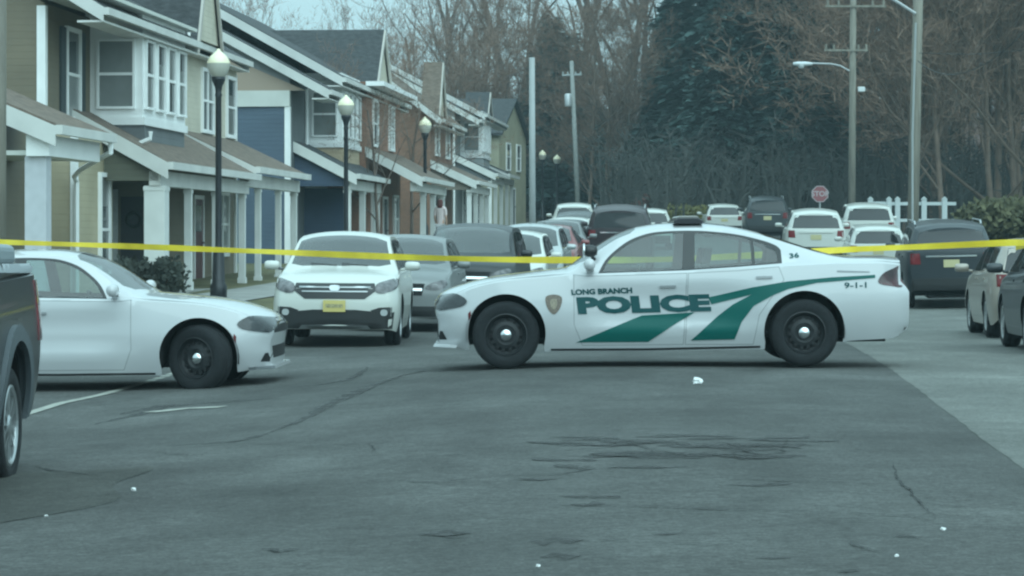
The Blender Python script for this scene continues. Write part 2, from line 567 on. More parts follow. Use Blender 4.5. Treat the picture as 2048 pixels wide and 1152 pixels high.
    def patch(s, name, loops, view, m, parent, off=0.005, res=0.05, skirt=0.03, dome=0.0):
        """raised panel that follows the body: loops are view-plane polygons, even-odd"""
        if not isinstance(loops[0][0], (tuple, list)): loops = [loops]
        lps = [resample(l, res) for l in loops]
        A = np.array([p for l in lps for p in l]); lo, hi = A.min(0), A.max(0)
        gx, gy = np.meshgrid(np.arange(lo[0] + res / 2, hi[0], res), np.arange(lo[1] + res / 2, hi[1], res))
        q = np.stack([gx.ravel(), gy.ravel()], 1); q = [tuple(p) for p in q if np.min(np.sum((A - p) ** 2, 1)) > (0.4 * res) ** 2]
        V, T = cdt(q, lps)
        C = np.array([V[list(t)].mean(0) for t in T]); ins = np.zeros(len(T), bool)
        for l in lps: ins ^= inpoly(C[:, 0], C[:, 1], l)
        used = sorted({k for i, t in enumerate(T) if ins[i] for k in t})
        n = Vector(s.VIEW[view][0]); pts = {}
        cen = A.mean(0)
        for k in used:
            h, nn = s.hit(view, *V[k])
            if h is None: continue
            if nn.dot(n) < 0: nn = -nn
            d = off
            if dome:
                e = np.min(np.sqrt(np.sum((A - V[k]) ** 2, 1))); d += dome * min(1, e / (0.5 * min(hi - lo) + 1e-6))
            pts[k] = h + (nn * 0.5 + n * 0.5) * d
        vs = []; ix = {}; fs = []
        for k in used:
            if k in pts: ix[k] = len(vs); vs.append(pts[k])
        cnt = {}
        ref = {'left': -1, 'right': 1, 'front': 1, 'rear': -1, 'top': -1}[view]
        for i, t in enumerate(T):
            if not ins[i] or any(k not in ix for k in t): continue
            f = [ix[k] for k in t]
            nn = (vs[f[1]] - vs[f[0]]).cross(vs[f[2]] - vs[f[0]])
            if nn.dot(n) < 0: f = f[::-1]
            fs.append(tuple(f))
            for a, b in ((f[0], f[1]), (f[1], f[2]), (f[2], f[0])): cnt[(a, b)] = cnt.get((a, b), 0) + 1
        if skirt:
            low = {}
            for (a, b) in list(cnt):
                if (b, a) not in cnt:
                    for k in (a, b):
                        if k not in low: low[k] = len(vs); vs.append(vs[k] - n * skirt)
                    fs.append((b, a, low[a], low[b]))
        if not fs: return None
        o = mk(name, vs, fs, m, parent, True)
        try:
            o.data.set_sharp_from_angle(angle=math.radians(50))
        except Exception: pass
        return o


def line_poly(pts, wd):
    """thin band along a polyline"""
    P = [np.array(p, float) for p in pts]; a = []; b = []
    for i, p in enumerate(P):
        d = P[min(i + 1, len(P) - 1)] - P[max(i - 1, 0)]; d = d / np.linalg.norm(d); n = np.array([-d[1], d[0]])
        a.append(tuple(p + n * wd / 2)); b.append(tuple(p - n * wd / 2))
    return a + b[::-1]


RUBBER = lambda: mat("tyre_rubber", (0.009, 0.011, 0.013), 0.9, var=0.3, scale=30, bump=0.1)
DARK = lambda: mat("dark_cavity", (0.012, 0.013, 0.014), 0.9)
TRIM = lambda: mat("black_trim", (0.018, 0.019, 0.02), 0.35)
CHROME = lambda: mat("chrome", (0.75, 0.77, 0.78), 0.12, 1.0)
STEEL = lambda: mat("black_steel_rim", (0.010, 0.012, 0.014), 0.55)
ALLOY = lambda: mat("alloy_rim", (0.52, 0.54, 0.55), 0.3, 0.9)
FABRIC = lambda: mat("seat_fabric", (0.03, 0.032, 0.034), 0.9)

_wm = {}


def wheel_data(r, wd, style):
    key = (r, wd, style)
    if key in _wm: return _wm[key]
    h = wd / 2; rr = r * (0.64 if style == 'steel' else 0.68)
    t = MB()
    t.lathe([(rr, -h * 0.92), (rr + 0.02, -h), (r - 0.05, -h * 1.04), (r - 0.018, -h * 0.9), (r, -h * 0.66), (r, -h * 0.2), (r - 0.008, -h * 0.16), (r - 0.008, -h * 0.08), (r, -h * 0.04), (r, h * 0.7), (r - 0.03, h), (rr, h * 0.9)], 44, 'y')
    tm = mk("wheel", t.v, t.f, RUBBER(), None, True).data
    m = MB()
    if style == 'steel':
        m.lathe([(rr, -h * 0.92), (rr - 0.012, -h * 0.95), (rr - 0.03, -h * 0.55), (rr - 0.05, -h * 0.42), (rr * 0.62, -h * 0.62), (rr * 0.46, -h * 0.7), (rr * 0.3, -h * 0.5), (0.02, -h * 0.5), (0.0, -h * 0.5)], 40, 'y')
        for k in range(14):
            a = 2 * math.pi * k / 14; c = (rr * 0.7 * math.cos(a), -h * 0.585, rr * 0.7 * math.sin(a))
            m.lathe([(0.0, -0.004), (0.019, -0.004), (0.02, 0.02)], 10, 'y', c, 1)
    else:
        m.lathe([(rr, -h * 0.92), (rr - 0.014, -h * 0.96), (rr - 0.028, -h * 0.7), (rr - 0.04, h * 0.3), (0.0, h * 0.3)], 40, 'y', mi=1)
        m.lathe([(rr, -h * 0.93), (rr - 0.016, -h * 0.98), (rr - 0.034, -h * 0.9), (rr - 0.036, -h * 0.6)], 40, 'y')
        n = 5 if style == 'five' else 6
        for k in range(n):
            a0 = 2 * math.pi * k / n
            for sg in (-1, 1):
                a = a0 + sg * 0.13
                pr = [(0.05, -0.028), (rr - 0.02, -0.02 if style == 'five' else -0.033), (rr - 0.02, 0.02 if style == 'five' else 0.033), (0.05, 0.028)]
                ca, sa = math.cos(a), math.sin(a)
                vs = [(u * ca - v * sa, y, u * sa + v * ca) for y in (-h * 0.86, -h * 0.3) for u, v in pr]
                m.add(vs, [(0, 1, 2, 3), (7, 6, 5, 4), (0, 4, 5, 1), (1, 5, 6, 2), (2, 6, 7, 3), (3, 7, 4, 0)])
        m.lathe([(0.0, -h * 0.95), (0.05, -h * 0.95), (0.075, -h * 0.85), (0.08, -h * 0.3)], 20, 'y')
    rm = mk("rim", m.v, m.f, [STEEL() if style == 'steel' else ALLOY(), DARK()], None, False, m.m).data
    cm = None
    if style == 'steel':
        c = MB(); c.lathe([(0.0, -h * 0.92), (0.03, -h * 0.91), (0.055, -h * 0.82), (0.07, -h * 0.62), (0.072, -h * 0.45)], 20, 'y')
        cm = mk("hub_cap", c.v, c.f, CHROME(), None, True).data
    for nme in ("wheel", "rim", "hub_cap"):
        for o in [o for o in COL.objects if o.name.split('.')[0] == nme and o.parent is None]: bpy.data.objects.remove(o)
    _wm[key] = (tm, rm, cm); return _wm[key]


def add_wheel(root, x, y, z, r, wd, style, side, steer=0.0):
    tm, rm, cm = wheel_data(r, wd, style)
    wo_ = link(bpy.data.objects.new("wheel", tm), root)
    wo_.location = (x, y, z); wo_.rotation_euler = (0, 0.4, (0 if side < 0 else math.pi) + steer)
    link(bpy.data.objects.new("rim", rm), wo_)
    if cm: link(bpy.data.objects.new("hub_cap", cm), wo_)
    return wo_


def paint(name, col, metal=0.0, rough=0.35, coat=0.6):
    return mat("paint_" + name, col, rough, metal, coat=coat, back=(0.09, 0.095, 0.1))


def GLS(kind):
    if kind == 'clear': return glass("clear_car_glass", (0.50, 0.64, 0.62), 0.10)
    if kind == 'screen': return glass("windshield_glass", (0.40, 0.48, 0.48), 0.20)
    return mat("privacy_glass", (0.012, 0.014, 0.016), 0.05, spec=0.55)


def car_base(name, label, cat, sp, pnt, gls='clear', style='steel', steer=0.0, step=0.055, group=None, interior=True, scr='screen'):
    """body shell, doors, glazing, wheels, cabin. Local x runs from the nose to the tail, left side is -y"""
    root = thing(name, label, cat, group=group)
    sh = Shell(sp); parts = sh.build(step)
    seam = mat("panel_gap", (0.20, 0.205, 0.21), 0.8)
    mats_ = [pnt, TRIM(), seam, mat("livery_green", (0.0, 0.095, 0.082), 0.4, spec=0.3)] + sp.get('xmats', [])
    doors = []
    for pn, d in parts.items():
        nm = pn.split(':')[-1]; side = pn[0] if ':' in pn else ''
        if nm == 'windshield': o = mk(nm, d[0], d[1], GLS(scr), root, True)
        elif nm == 'rear_window': o = mk(nm, d[0], d[1], GLS(gls), root, True)
        elif nm.endswith('window'): o = mk('window', d[0], d[1], GLS(gls), root, True)
        else:
            o = mk(nm.split('#')[0], d[0], d[1], mats_, root, True, d[2])
            if nm.startswith('door'): doors.append((side, o))
        try: o.data.set_sharp_from_angle(angle=math.radians(38))
        except Exception: pass
    # underbody with wheel wells
    m = MB(); L = sp['L']; zf = 0.24
    ws = min(float(sh.w(x)) for x in np.linspace(0.5, L - 0.5, 20)) - 0.1
    m.box(0.25, L - 0.25, -0.5, 0.5, zf, zf + 0.06)
    for cx, cz, r in sp['arch']:
        m.box(cx - 0.5, cx + 0.5, -0.42, 0.42, zf + 0.01, zf + 0.3)
        for sg in (-1, 1):
            yo = float(sh.sec(cx, 0.5)[0]) - 0.05
            an = np.linspace(-0.2, math.pi + 0.2, 20); b = len(m.v)
            for a in an:
                xx, zz = cx + (r + 0.004) * math.cos(a), max(cz + (r + 0.004) * math.sin(a), 0.18)
                m.v += [(xx, sg * yo, zz), (xx, sg * 0.42, zz)]
            for i in range(len(an) - 1): m.f.append((b + 2 * i, b + 2 * i + 1, b + 2 * i + 3, b + 2 * i + 2)); m.m.append(0)
            m.f.append(tuple(b + 2 * i + 1 for i in range(len(an)))); m.m.append(0)
    xa = sp['arch'][0][0] + sp['arch'][0][2] + 0.02; xb = sp['arch'][1][0] - sp['arch'][1][2] - 0.02
    m.box(xa, xb, -ws, ws, zf + 0.0, zf + 0.07)
    m.build("underbody", DARK(), root)
    if interior:
        m = MB(); c0, c1 = sp['cabin']; yb = sp.get('cab_w', 0.72); zs = sp.get('seat_z', 0.52)
        for sg in (-1, 1):
            for xs_, hz_ in ((c0 + 0.95, 0.66), (c0 + 1.85, 0.56)):
                m.box(xs_ - 0.35, xs_ + 0.15, sg * 0.38 - 0.25, sg * 0.38 + 0.25, zs - 0.2, zs)
                m.prism([(xs_ + 0.08, zs - 0.05), (xs_ + 0.22, zs - 0.05), (xs_ + 0.36, zs + hz_ - 0.14), (xs_ + 0.26, zs + hz_ - 0.14)], 'y', sg * 0.38 - 0.23, sg * 0.38 + 0.23)
                if hz_ > 0.6: m.prism([(xs_ + 0.27, zs + hz_ - 0.11), (xs_ + 0.36, zs + hz_ - 0.11), (xs_ + 0.39, zs + hz_ + 0.06), (xs_ + 0.31, zs + hz_ + 0.06)], 'y', sg * 0.38 - 0.12, sg * 0.38 + 0.12)
        m.build("seats", FABRIC(), root)
        m = MB(); zb_ = float(sh.zb(c0))
        m.prism([(c0 - 0.25, zb_ - 0.02), (c0 + 0.3, zb_ - 0.03), (c0 + 0.42, zb_ - 0.12), (c0 + 0.35, 0.5), (c0 - 0.25, 0.5)], 'y', -yb, yb)
        m.build("dashboard", TRIM(), root)
        s_ = MB(); cxs, czs = c0 + 0.52, zb_ - 0.1
        ring = [(cxs + 0.06 * math.sin(a), -0.38 + 0.18 * math.cos(a), czs + 0.17 * math.sin(a)) for a in np.linspace(0, 2 * math.pi, 21)]
        s_.tube(ring, 0.014, 6, cap=False); s_.tube([(cxs, -0.55, czs), (cxs, -0.21, czs)], 0.016, 6); s_.tube([(cxs, -0.38, czs), (cxs - 0.14, -0.38, czs - 0.06)], 0.02, 6)
        s_.build("steering_wheel", TRIM(), root)
        m = MB(); m.box(c0 - 0.2, c1, -yb - 0.02, yb + 0.02, 0.33, 0.36)
        m.build("cabin_floor", FABRIC(), root)
    for i, (cx, cz, r) in enumerate(sp['arch']):
        for sg in (-1, 1):
            y = float(sh.sec(cx, 0.5)[0]) * sg - sg * (sp['tw'] / 2 + 0.025)
            add_wheel(root, cx, y, sp['tr'], sp['tr'], sp['tw'], style, sg, steer if i == 0 else 0)
    return root, sh, doors


def put(root, nose, heading, zoff=0.0, wb=(0.8, 3.8)):
    """set a vehicle on the ground: nose point (X,Y), heading = compass the nose points to (vector)"""
    h = Vector((heading[0], heading[1])).normalized(); lx = -h
    p = Vector(nose); ly = Vector((-lx.y, lx.x))
    c = []
    for a in wb:
        for b in (-0.8, 0.8):
            q = p + lx * a + ly * b; c.append(g(q.x, q.y))
    zf = (c[0] + c[1]) / 2; zr = (c[2] + c[3]) / 2
    pitch = math.atan2(zr - zf, wb[1] - wb[0]); roll = math.atan2((c[1] + c[3]) / 2 - (c[0] + c[2]) / 2, 1.6)
    z0 = zf - wb[0] * math.tan(pitch)
    X = Vector((lx.x, lx.y, math.tan(pitch))).normalized(); Yv = Vector((ly.x, ly.y, math.tan(roll)))
    Z = X.cross(Yv).normalized(); Yv = Z.cross(X)
    M = Matrix((X, Yv, Z)).transposed().to_4x4(); M.translation = (p.x, p.y, z0 + zoff)
    root.matrix_world = M
    return root


def seam_ring(poly, wd=0.012):
    """door outline -> slightly smaller outline"""
    c = np.mean(np.array(poly), 0); out = []
    P = np.array(poly); n = len(P)
    area = sum(P[i][0] * P[(i + 1) % n][1] - P[(i + 1) % n][0] * P[i][1] for i in range(n)); sg = 1 if area > 0 else -1
    for i in range(n):
        a = P[i] - P[i - 1]; b = P[(i + 1) % n] - P[i]
        a = a / np.linalg.norm(a); b = b / np.linalg.norm(b)
        na = np.array([-a[1], a[0]]) * sg; nb = np.array([-b[1], b[0]]) * sg
        m = na + nb; m = m / np.linalg.norm(m); k = wd / max(0.4, m.dot(na))
        out.append(tuple(P[i] + m * k))
    return out


# ---- police sedan, measured from the photo (192 px per metre, nose at 865, ground at 738)
def sx(px): return (px - 865) / 192
def sz(px, py): return (738 - 0.0075 * (px - 1012) - py) / 192
def SP(*q): return [(sx(a), sz(a, b)) for a, b in q]


DLO_ = SP((1198, 547), (1213, 521), (1236, 499), (1266, 479), (1305, 466), (1345, 462), (1390, 461), (1432, 463), (1482, 469), (1532, 481), (1558, 491), (1567, 500), (1567, 527), (1480, 534), (1375, 541))
DLO = arc(DLO_[:12]) + DLO_[12:]
W1_ = SP((1207, 544), (1221, 521), (1243, 501), (1272, 483), (1308, 471), (1345, 467), (1372, 466), (1366, 539), (1280, 543))
W1 = arc(W1_[:6]) + W1_[6:]
W2_ = SP((1395, 466), (1432, 468), (1480, 474), (1506, 481), (1506, 529), (1450, 533), (1391, 537))
W2 = arc(W2_[:4]) + W2_[4:]
W3_ = SP((1513, 483), (1534, 489), (1553, 498), (1558, 506), (1557, 524), (1513, 528))
W3 = arc(W3_[:4]) + W3_[4:]
D1 = SP((1148, 549), (1175, 552), (1260, 550), (1376, 546), (1372, 620), (1368, 690), (1165, 692), (1148, 650))
D2 = SP((1378, 546), (1480, 541), (1560, 533), (1570, 560), (1548, 590), (1520, 630), (1508, 690), (1371, 690), (1374, 620))
ST_A = SP((1153, 685), (1285, 631), (1390, 625), (1345, 652), (1297, 684))
ST_B = SP((1418, 595), (1505, 575), (1576, 563), (1664, 555), (1753, 550), (1753, 556), (1635, 566), (1578, 578), (1546, 591), (1508, 612), (1484, 644), (1470, 679), (1383, 681), (1437, 632), (1467, 609), (1505, 589), (1424, 609))


def police_spec(livery):
    side = [(DLO, 'body', 1), (W1, 'front_window', 0), (W2, 'rear_door_window', 0), (W3, 'quarter_window', 0)]
    for k, D in (('door#a', D1), ('door#b', D2)):
        side += [(D, 'body', 2), (seam_ring(D, 0.006), k, 0)]
    return dict(
        L=5.03, tr=0.352, tw=0.235, tuck=0.105, scoop=(1.25, 3.75, 0.40, 0.93, 0.045), ledge=0.035,
        zt=[(0, .70), (.04, .755), (.1, .80), (.286, .872), (.495, .928), (.70, .965), (.96, .997), (1.22, 1.024), (1.40, 1.045), (1.56, 1.14), (1.745, 1.275), (2.0, 1.42), (2.21, 1.482), (2.47, 1.512), (2.79, 1.518), (3.05, 1.498), (3.31, 1.45), (3.57, 1.38), (3.83, 1.295), (4.09, 1.21), (4.245, 1.168), (4.4, 1.15), (4.66, 1.148), (4.87, 1.145), (5.03, 1.13)],
        zb=[(0, .62), (.1, .70), (.286, .79), (.495, .86), (.7, .905), (.96, .935), (1.22, .955), (1.45, .968), (1.75, .978), (2.5, 1.0), (3.2, 1.03), (3.6, 1.045), (4.0, 1.06), (4.3, 1.07), (4.7, 1.07), (5.03, 1.05)],
        ze=[(0, .66), (.1, .745), (.286, .83), (.495, .895), (.7, .935), (.96, .965), (1.22, .985), (1.42, 1.005), (1.56, 1.085), (1.745, 1.215), (2.0, 1.362), (2.21, 1.425), (2.47, 1.452), (2.79, 1.457), (3.05, 1.44), (3.31, 1.40), (3.57, 1.335), (3.83, 1.255), (4.09, 1.175), (4.245, 1.14), (4.4, 1.122), (4.66, 1.118), (5.03, 1.09)],
        ye=[(0, .5), (.1, .6), (.3, .70), (.7, .79), (1.2, .83), (1.42, .80), (1.56, .74), (1.745, .69), (2.0, .64), (2.4, .60), (3.0, .60), (3.4, .60), (3.83, .63), (4.1, .66), (4.3, .72), (4.5, .76), (4.8, .74), (5.03, .64)],
        w=[(0, .60), (.06, .69), (.15, .77), (.3, .84), (.5, .89), (.8, .93), (1.2, .94), (2.5, .945), (3.6, .95), (4.2, .935), (4.5, .915), (4.8, .865), (4.95, .81), (5.03, .74)],
        z0=[(0, .235), (.35, .20), (.6, .185), (1.2, .175), (4.0, .19), (4.35, .26), (4.9, .29), (5.03, .37)],
        fs=lambda z: 0.03 * smooth(0.62, 0.45, z) * 1.0, rs=lambda z: -0.09 * smooth(.78, .88, z) - 0.04 * smooth(0.45, 0.30, z), flen=.5, rlen=.45,
        fbow=0.05, rbow=0.035,
        arch=[(sx(1012), .365, .415), (sx(1610), .37, .422)], cabin=(1.62, 3.6),
        side=side,
        top=[([(1.44, 3.0), (2.16, 3.0), (2.14, 2.3), (2.08, 2.07), (1.60, 2.07), (1.50, 2.3)], 'windshield', 0), ([(3.45, 3.0), (4.15, 3.0), (4.13, 2.3), (4.02, 2.1), (3.52, 2.1), (3.47, 2.3)], 'rear_window', 0)])


def lettering(sh, text, view, x0, x1, zb0, zb1, hgt, m, parent, name="lettering", shear=0.0, fat=0.0, mirror=False, off=0.007):
    """text laid on a side of a vehicle between x0..x1, baseline from zb0 to zb1"""
    cu = bpy.data.curves.new("txt", 'FONT'); cu.body = text; cu.size = 1.0; cu.offset = fat; cu.resolution_u = 3
    cu.fill_mode = 'FRONT'
    ob = bpy.data.objects.new("txt", cu); COL.objects.link(ob)
    bpy.context.view_layer.update()
    me = ob.evaluated_get(bpy.context.evaluated_depsgraph_get()).to_mesh()
    bm = bmesh.new(); bm.from_mesh(me)
    bmesh.ops.remove_doubles(bm, verts=bm.verts, dist=1e-5)
    bmesh.ops.triangulate(bm, faces=bm.faces)
    xs_ = [v.co.x for v in bm.verts]; ys_ = [v.co.y for v in bm.verts]; a0, a1, b0, b1 = min(xs_), max(xs_), min(ys_), max(ys_)
    vs = []; n = Vector(sh.VIEW[view][0])
    for v in bm.verts:
        u = (v.co.x - a0) / (a1 - a0); k = (v.co.y - b0) / (b1 - b0)
        x = x0 + (x1 - x0) * u + shear * k * hgt; z = zb0 + (zb1 - zb0) * u + k * hgt
        if view in ('front', 'rear'): h, nn = sh.hit(view, x, z)
        else: h, nn = sh.hit(view, x, z)
        vs.append((h if h is not None else Vector((x, 0, z))) + n * off)
    bm.verts.index_update(); fs = []
    for f in bm.faces:
        q = [v.index for v in f.verts]
        if (vs[q[1]] - vs[q[0]]).cross(vs[q[2]] - vs[q[0]]).dot(n) < 0: q = q[::-1]
        fs.append(tuple(q))
    bm.free(); bpy.data.objects.remove(ob); bpy.data.curves.remove(cu)
    return mk(name, vs, fs, m, parent)


def wing_mirror(root, x, z, side, m, yb, big=1.0):
    o = MB(); s = side
    o.prism([(yb * s, z - 0.03), ((yb + 0.07) * s, z - 0.02), ((yb + 0.07) * s, z + 0.02), (yb * s, z + 0.01)], 'x', x + 0.02, x + 0.10)
    q = MB(); q.lathe([(0.0, -0.115), (0.045, -0.11), (0.066, -0.085), (0.072, 0.0), (0.068, 0.07), (0.05, 0.10), (0.0, 0.105)], 14, 'y')
    vs = [((x + 0.05 + v[0] * 0.85 * big), (yb + 0.17) * s + v[1] * big, z + 0.045 + v[2] * 0.95 * big) for v in q.v]
    o.add(vs, q.f)
    ob = o.build("wing_mirror", m, root, True)
    return ob


def police_car(label, group, livery, steer=0.0):
    wp = paint("white", (0.48, 0.49, 0.50), 0.0, 0.3, 1.0)
    sp = police_spec(livery)
    root, sh, doors = car_base("police_car" if livery else "white_sedan", label, "police car" if livery else "car", sp, wp, 'clear', 'steel', steer, 0.05, group)
    lampm = mat("headlamp_lens", (0.028, 0.031, 0.034), 0.15, coat=0.25, var=0.35, scale=9, spec=0.6)
    tail = mat("tail_lamp_red", (0.055, 0.008, 0.012), 0.15, coat=0.6, var=.7, scale=7)
    amber = mat("marker_amber", (0.12, 0.01, 0.01), 0.25)
    for view, sg in (('left', -1), ('right', 1)):
        sh.patch("headlight", curve_poly(SP((868, 599), (890, 591), (914, 589), (934, 601), (926, 612), (902, 618), (872, 621))), view, lampm, root, 0.014, res=0.022, skirt=0.04)
        sh.patch("side_marker", SP((936, 628), (941, 622), (944, 640), (938, 650)), view, amber, root, 0.004)
        sh.patch("bumper_intake", SP((873, 663), (884, 664), (893, 681), (877, 682)), view, DARK(), root, 0.003)
        t_ = sh.patch("tail_light", curve_poly(SP((1760, 566), (1768, 549), (1790, 538), (1812, 534), (1812, 572), (1788, 573))), view, tail, root, 0.006)
        if t_: t_["label"] = "dark red tail light"
        sh.patch("rear_diffuser", SP((1776, 684), (1800, 676), (1819, 655), (1826, 652), (1822, 668), (1804, 682)), view, TRIM(), root, 0.004)
        sh.patch("trunk_trim", SP((1676, 541), (1742, 543), (1742, 546), (1676, 545)), view, mat("grey_strip", (0.25, 0.26, 0.27), 0.4), root, 0.003, skirt=0.01)
        sh.patch("door_trim", line_poly(SP((1102, 700), (1300, 699), (1522, 694)), 0.022), view, TRIM(), root, 0.006, res=.04)
        for (s_, d), q in zip([d for d in doors if (d[0] == 'L') == (sg < 0)], [((1321, 571), (1353, 575)), ((1514, 553), (1546, 557))]):
            (xa, ya), (xb, yb_) = q
            sh.patch("handle", SP((xa, ya), (xb, ya - 1), (xb, yb_), (xa, yb_ + 1)), view, mat("handle_grey", (0.28, 0.29, 0.3), 0.4), d, 0.018, skirt=0.03)
        if livery:
            gr = mat("livery_green", (0.0, 0.095, 0.082), 0.4, spec=0.3)
            sh.patch("stripe", ST_A, view, gr, root, 0.007, res=0.035, skirt=0.012)
            sh.patch("stripe", ST_B, view, gr, root, 0.007, res=0.035, skirt=0.012)
            sh.patch("badge", curve_poly(SP((1092, 594), (1108, 589), (1124, 594), (1123, 610), (1117, 622), (1108, 629), (1099, 622), (1093, 610)), 3), view, mat("badge_tan", (0.16, 0.125, 0.10), 0.4, var=0.3, scale=60), root, 0.004, skirt=0.01)
            sh.patch("badge", curve_poly(SP((1102, 599), (1114, 599), (1114, 613), (1108, 619), (1102, 613)), 3), view, mat("badge_gold", (0.27, 0.23, 0.17), 0.4, var=0.3, scale=60), root, 0.007, skirt=0.01)
            let = mat("letter_green", (0.004, 0.062, 0.066), 0.4, spec=0.3)
            if sg < 0:
                lettering(sh, "POLICE", view, sx(1157), sx(1424), sz(1150, 629), sz(1420, 623), 35 / 192, let, root, "lettering", -0.12, 0.06)
                lettering(sh, "LONG BRANCH", view, sx(1144), sx(1266), sz(1144, 590.5), sz(1266, 586.5), 11.5 / 192, let, root, "lettering", -0.1, 0.045)
                lettering(sh, "9-1-1", view, sx(1690), sx(1735), sz(1690, 577), sz(1735, 576), 12 / 192, let, root, "lettering", 0, 0.02)
                lettering(sh, "36", view, sx(1583), sx(1603), sz(1583, 517), sz(1603, 515), 10 / 192, let, root, "lettering", 0, 0.03)
            else:
                lettering(sh, "POLICE", view, sx(1424), sx(1157), sz(1420, 626), sz(1150, 626), 35 / 192, let, root, "lettering", 0, 0.035)
        wing_mirror(root, sx(1170), 1.035, sg, wp, 0.86)
        sp_ = MB(); sp_.lathe([(0.0, -0.09), (0.05, -0.085), (0.075, -0.04), (0.078, 0.02), (0.05, 0.07), (0.0, 0.08)], 14, 'y')
        if sg < 0 and livery:
            v = [(sx(1184) + a[1] * 0.9, -0.80 + a[0] * 0.8, sz(1184, 502) + a[2] * 0.85) for a in sp_.v]
            o = MB(); o.add(v, sp_.f, 0)
            o.tube([(sx(1184), -0.80, sz(1184, 510)), (sx(1200), -0.70, sz(1200, 530))], 0.02, 6, 0)
            ring = [(sx(1172) - 0.01, -0.80 + 0.065 * math.cos(a), sz(1184, 502) + 0.07 * math.sin(a)) for a in np.linspace(0, 2 * math.pi, 17)]
            o.tube(ring, 0.012, 6, 1, False)
            o.build("spotlight", [TRIM(), CHROME()], root, True)
    # grille and lower intake on the nose
    sh.patch("grille", [(-.5, .60), (.5, .60), (.52, .68), (.4, .715), (-.4, .715), (-.52, .68)], 'front', DARK(), root, 0.003)
    sh.patch("bumper_intake", [(-.42, .33), (.42, .33), (.48, .46), (-.48, .46)], 'front', DARK(), root, 0.003)
    sh.patch("tail_light", [(-.70, .80), (.70, .80), (.68, .96), (-.68, .96)], 'rear', tail, root, 0.004)
    sh.patch("plate", [(-.15, .55), (.15, .55), (.15, .70), (-.15, .70)], 'rear', mat("plate_yellow", (0.55, 0.45, 0.16), 0.4), root, 0.01)
    # chin splitter
    m = MB(); m.prism([(-0.005, 0.225), (0.16, 0.215), (0.20, 0.245), (0.01, 0.256)], 'y', -0.60, 0.60)
    for sg in (-1, 1):
        m.add([(-0.005, .6 * sg, .225), (0.16, .6 * sg, .215), (0.2, .6 * sg, .245), (.01, .6 * sg, .256), (.17, .80 * sg, .222), (.24, .8 * sg, .217), (.26, .8 * sg, .245), (.18, .8 * sg, .255)],
              [(0, 1, 5, 4), (3, 7, 6, 2), (0, 4, 7, 3), (1, 2, 6, 5), (4, 5, 6, 7)])
    m.build("chin_spoiler", wp, root)
    if livery:
        lb = MB(); xc = sx(1384)
        P = [(-.165, 0), (.165, 0), (.16, .05), (.11, .085), (-.11, .085), (-.16, .05)]
        zr = 1.50
        lb.prism([(xc + a * 0.96, zr + b * 0.75) for a, b in P], 'y', -0.53, 0.53, 0)
        lb.prism([(xc - .12, zr + .0637), (xc + .12, zr + .0637), (xc + .09, zr + .085), (xc - .09, zr + .085)], 'y', -0.50, 0.50, 1)
        for yy in (-0.4, 0.4): lb.box(xc - .1, xc + .1, yy - .03, yy + .03, zr - .06, zr)
        o = lb.build("light_bar", [mat("lightbar_lens", (0.02, 0.02, 0.025), 0.1), mat("lightbar_top", (0.28, 0.27, 0.25), 0.4)], root); bevel(o, 0.012, 2)
    return root


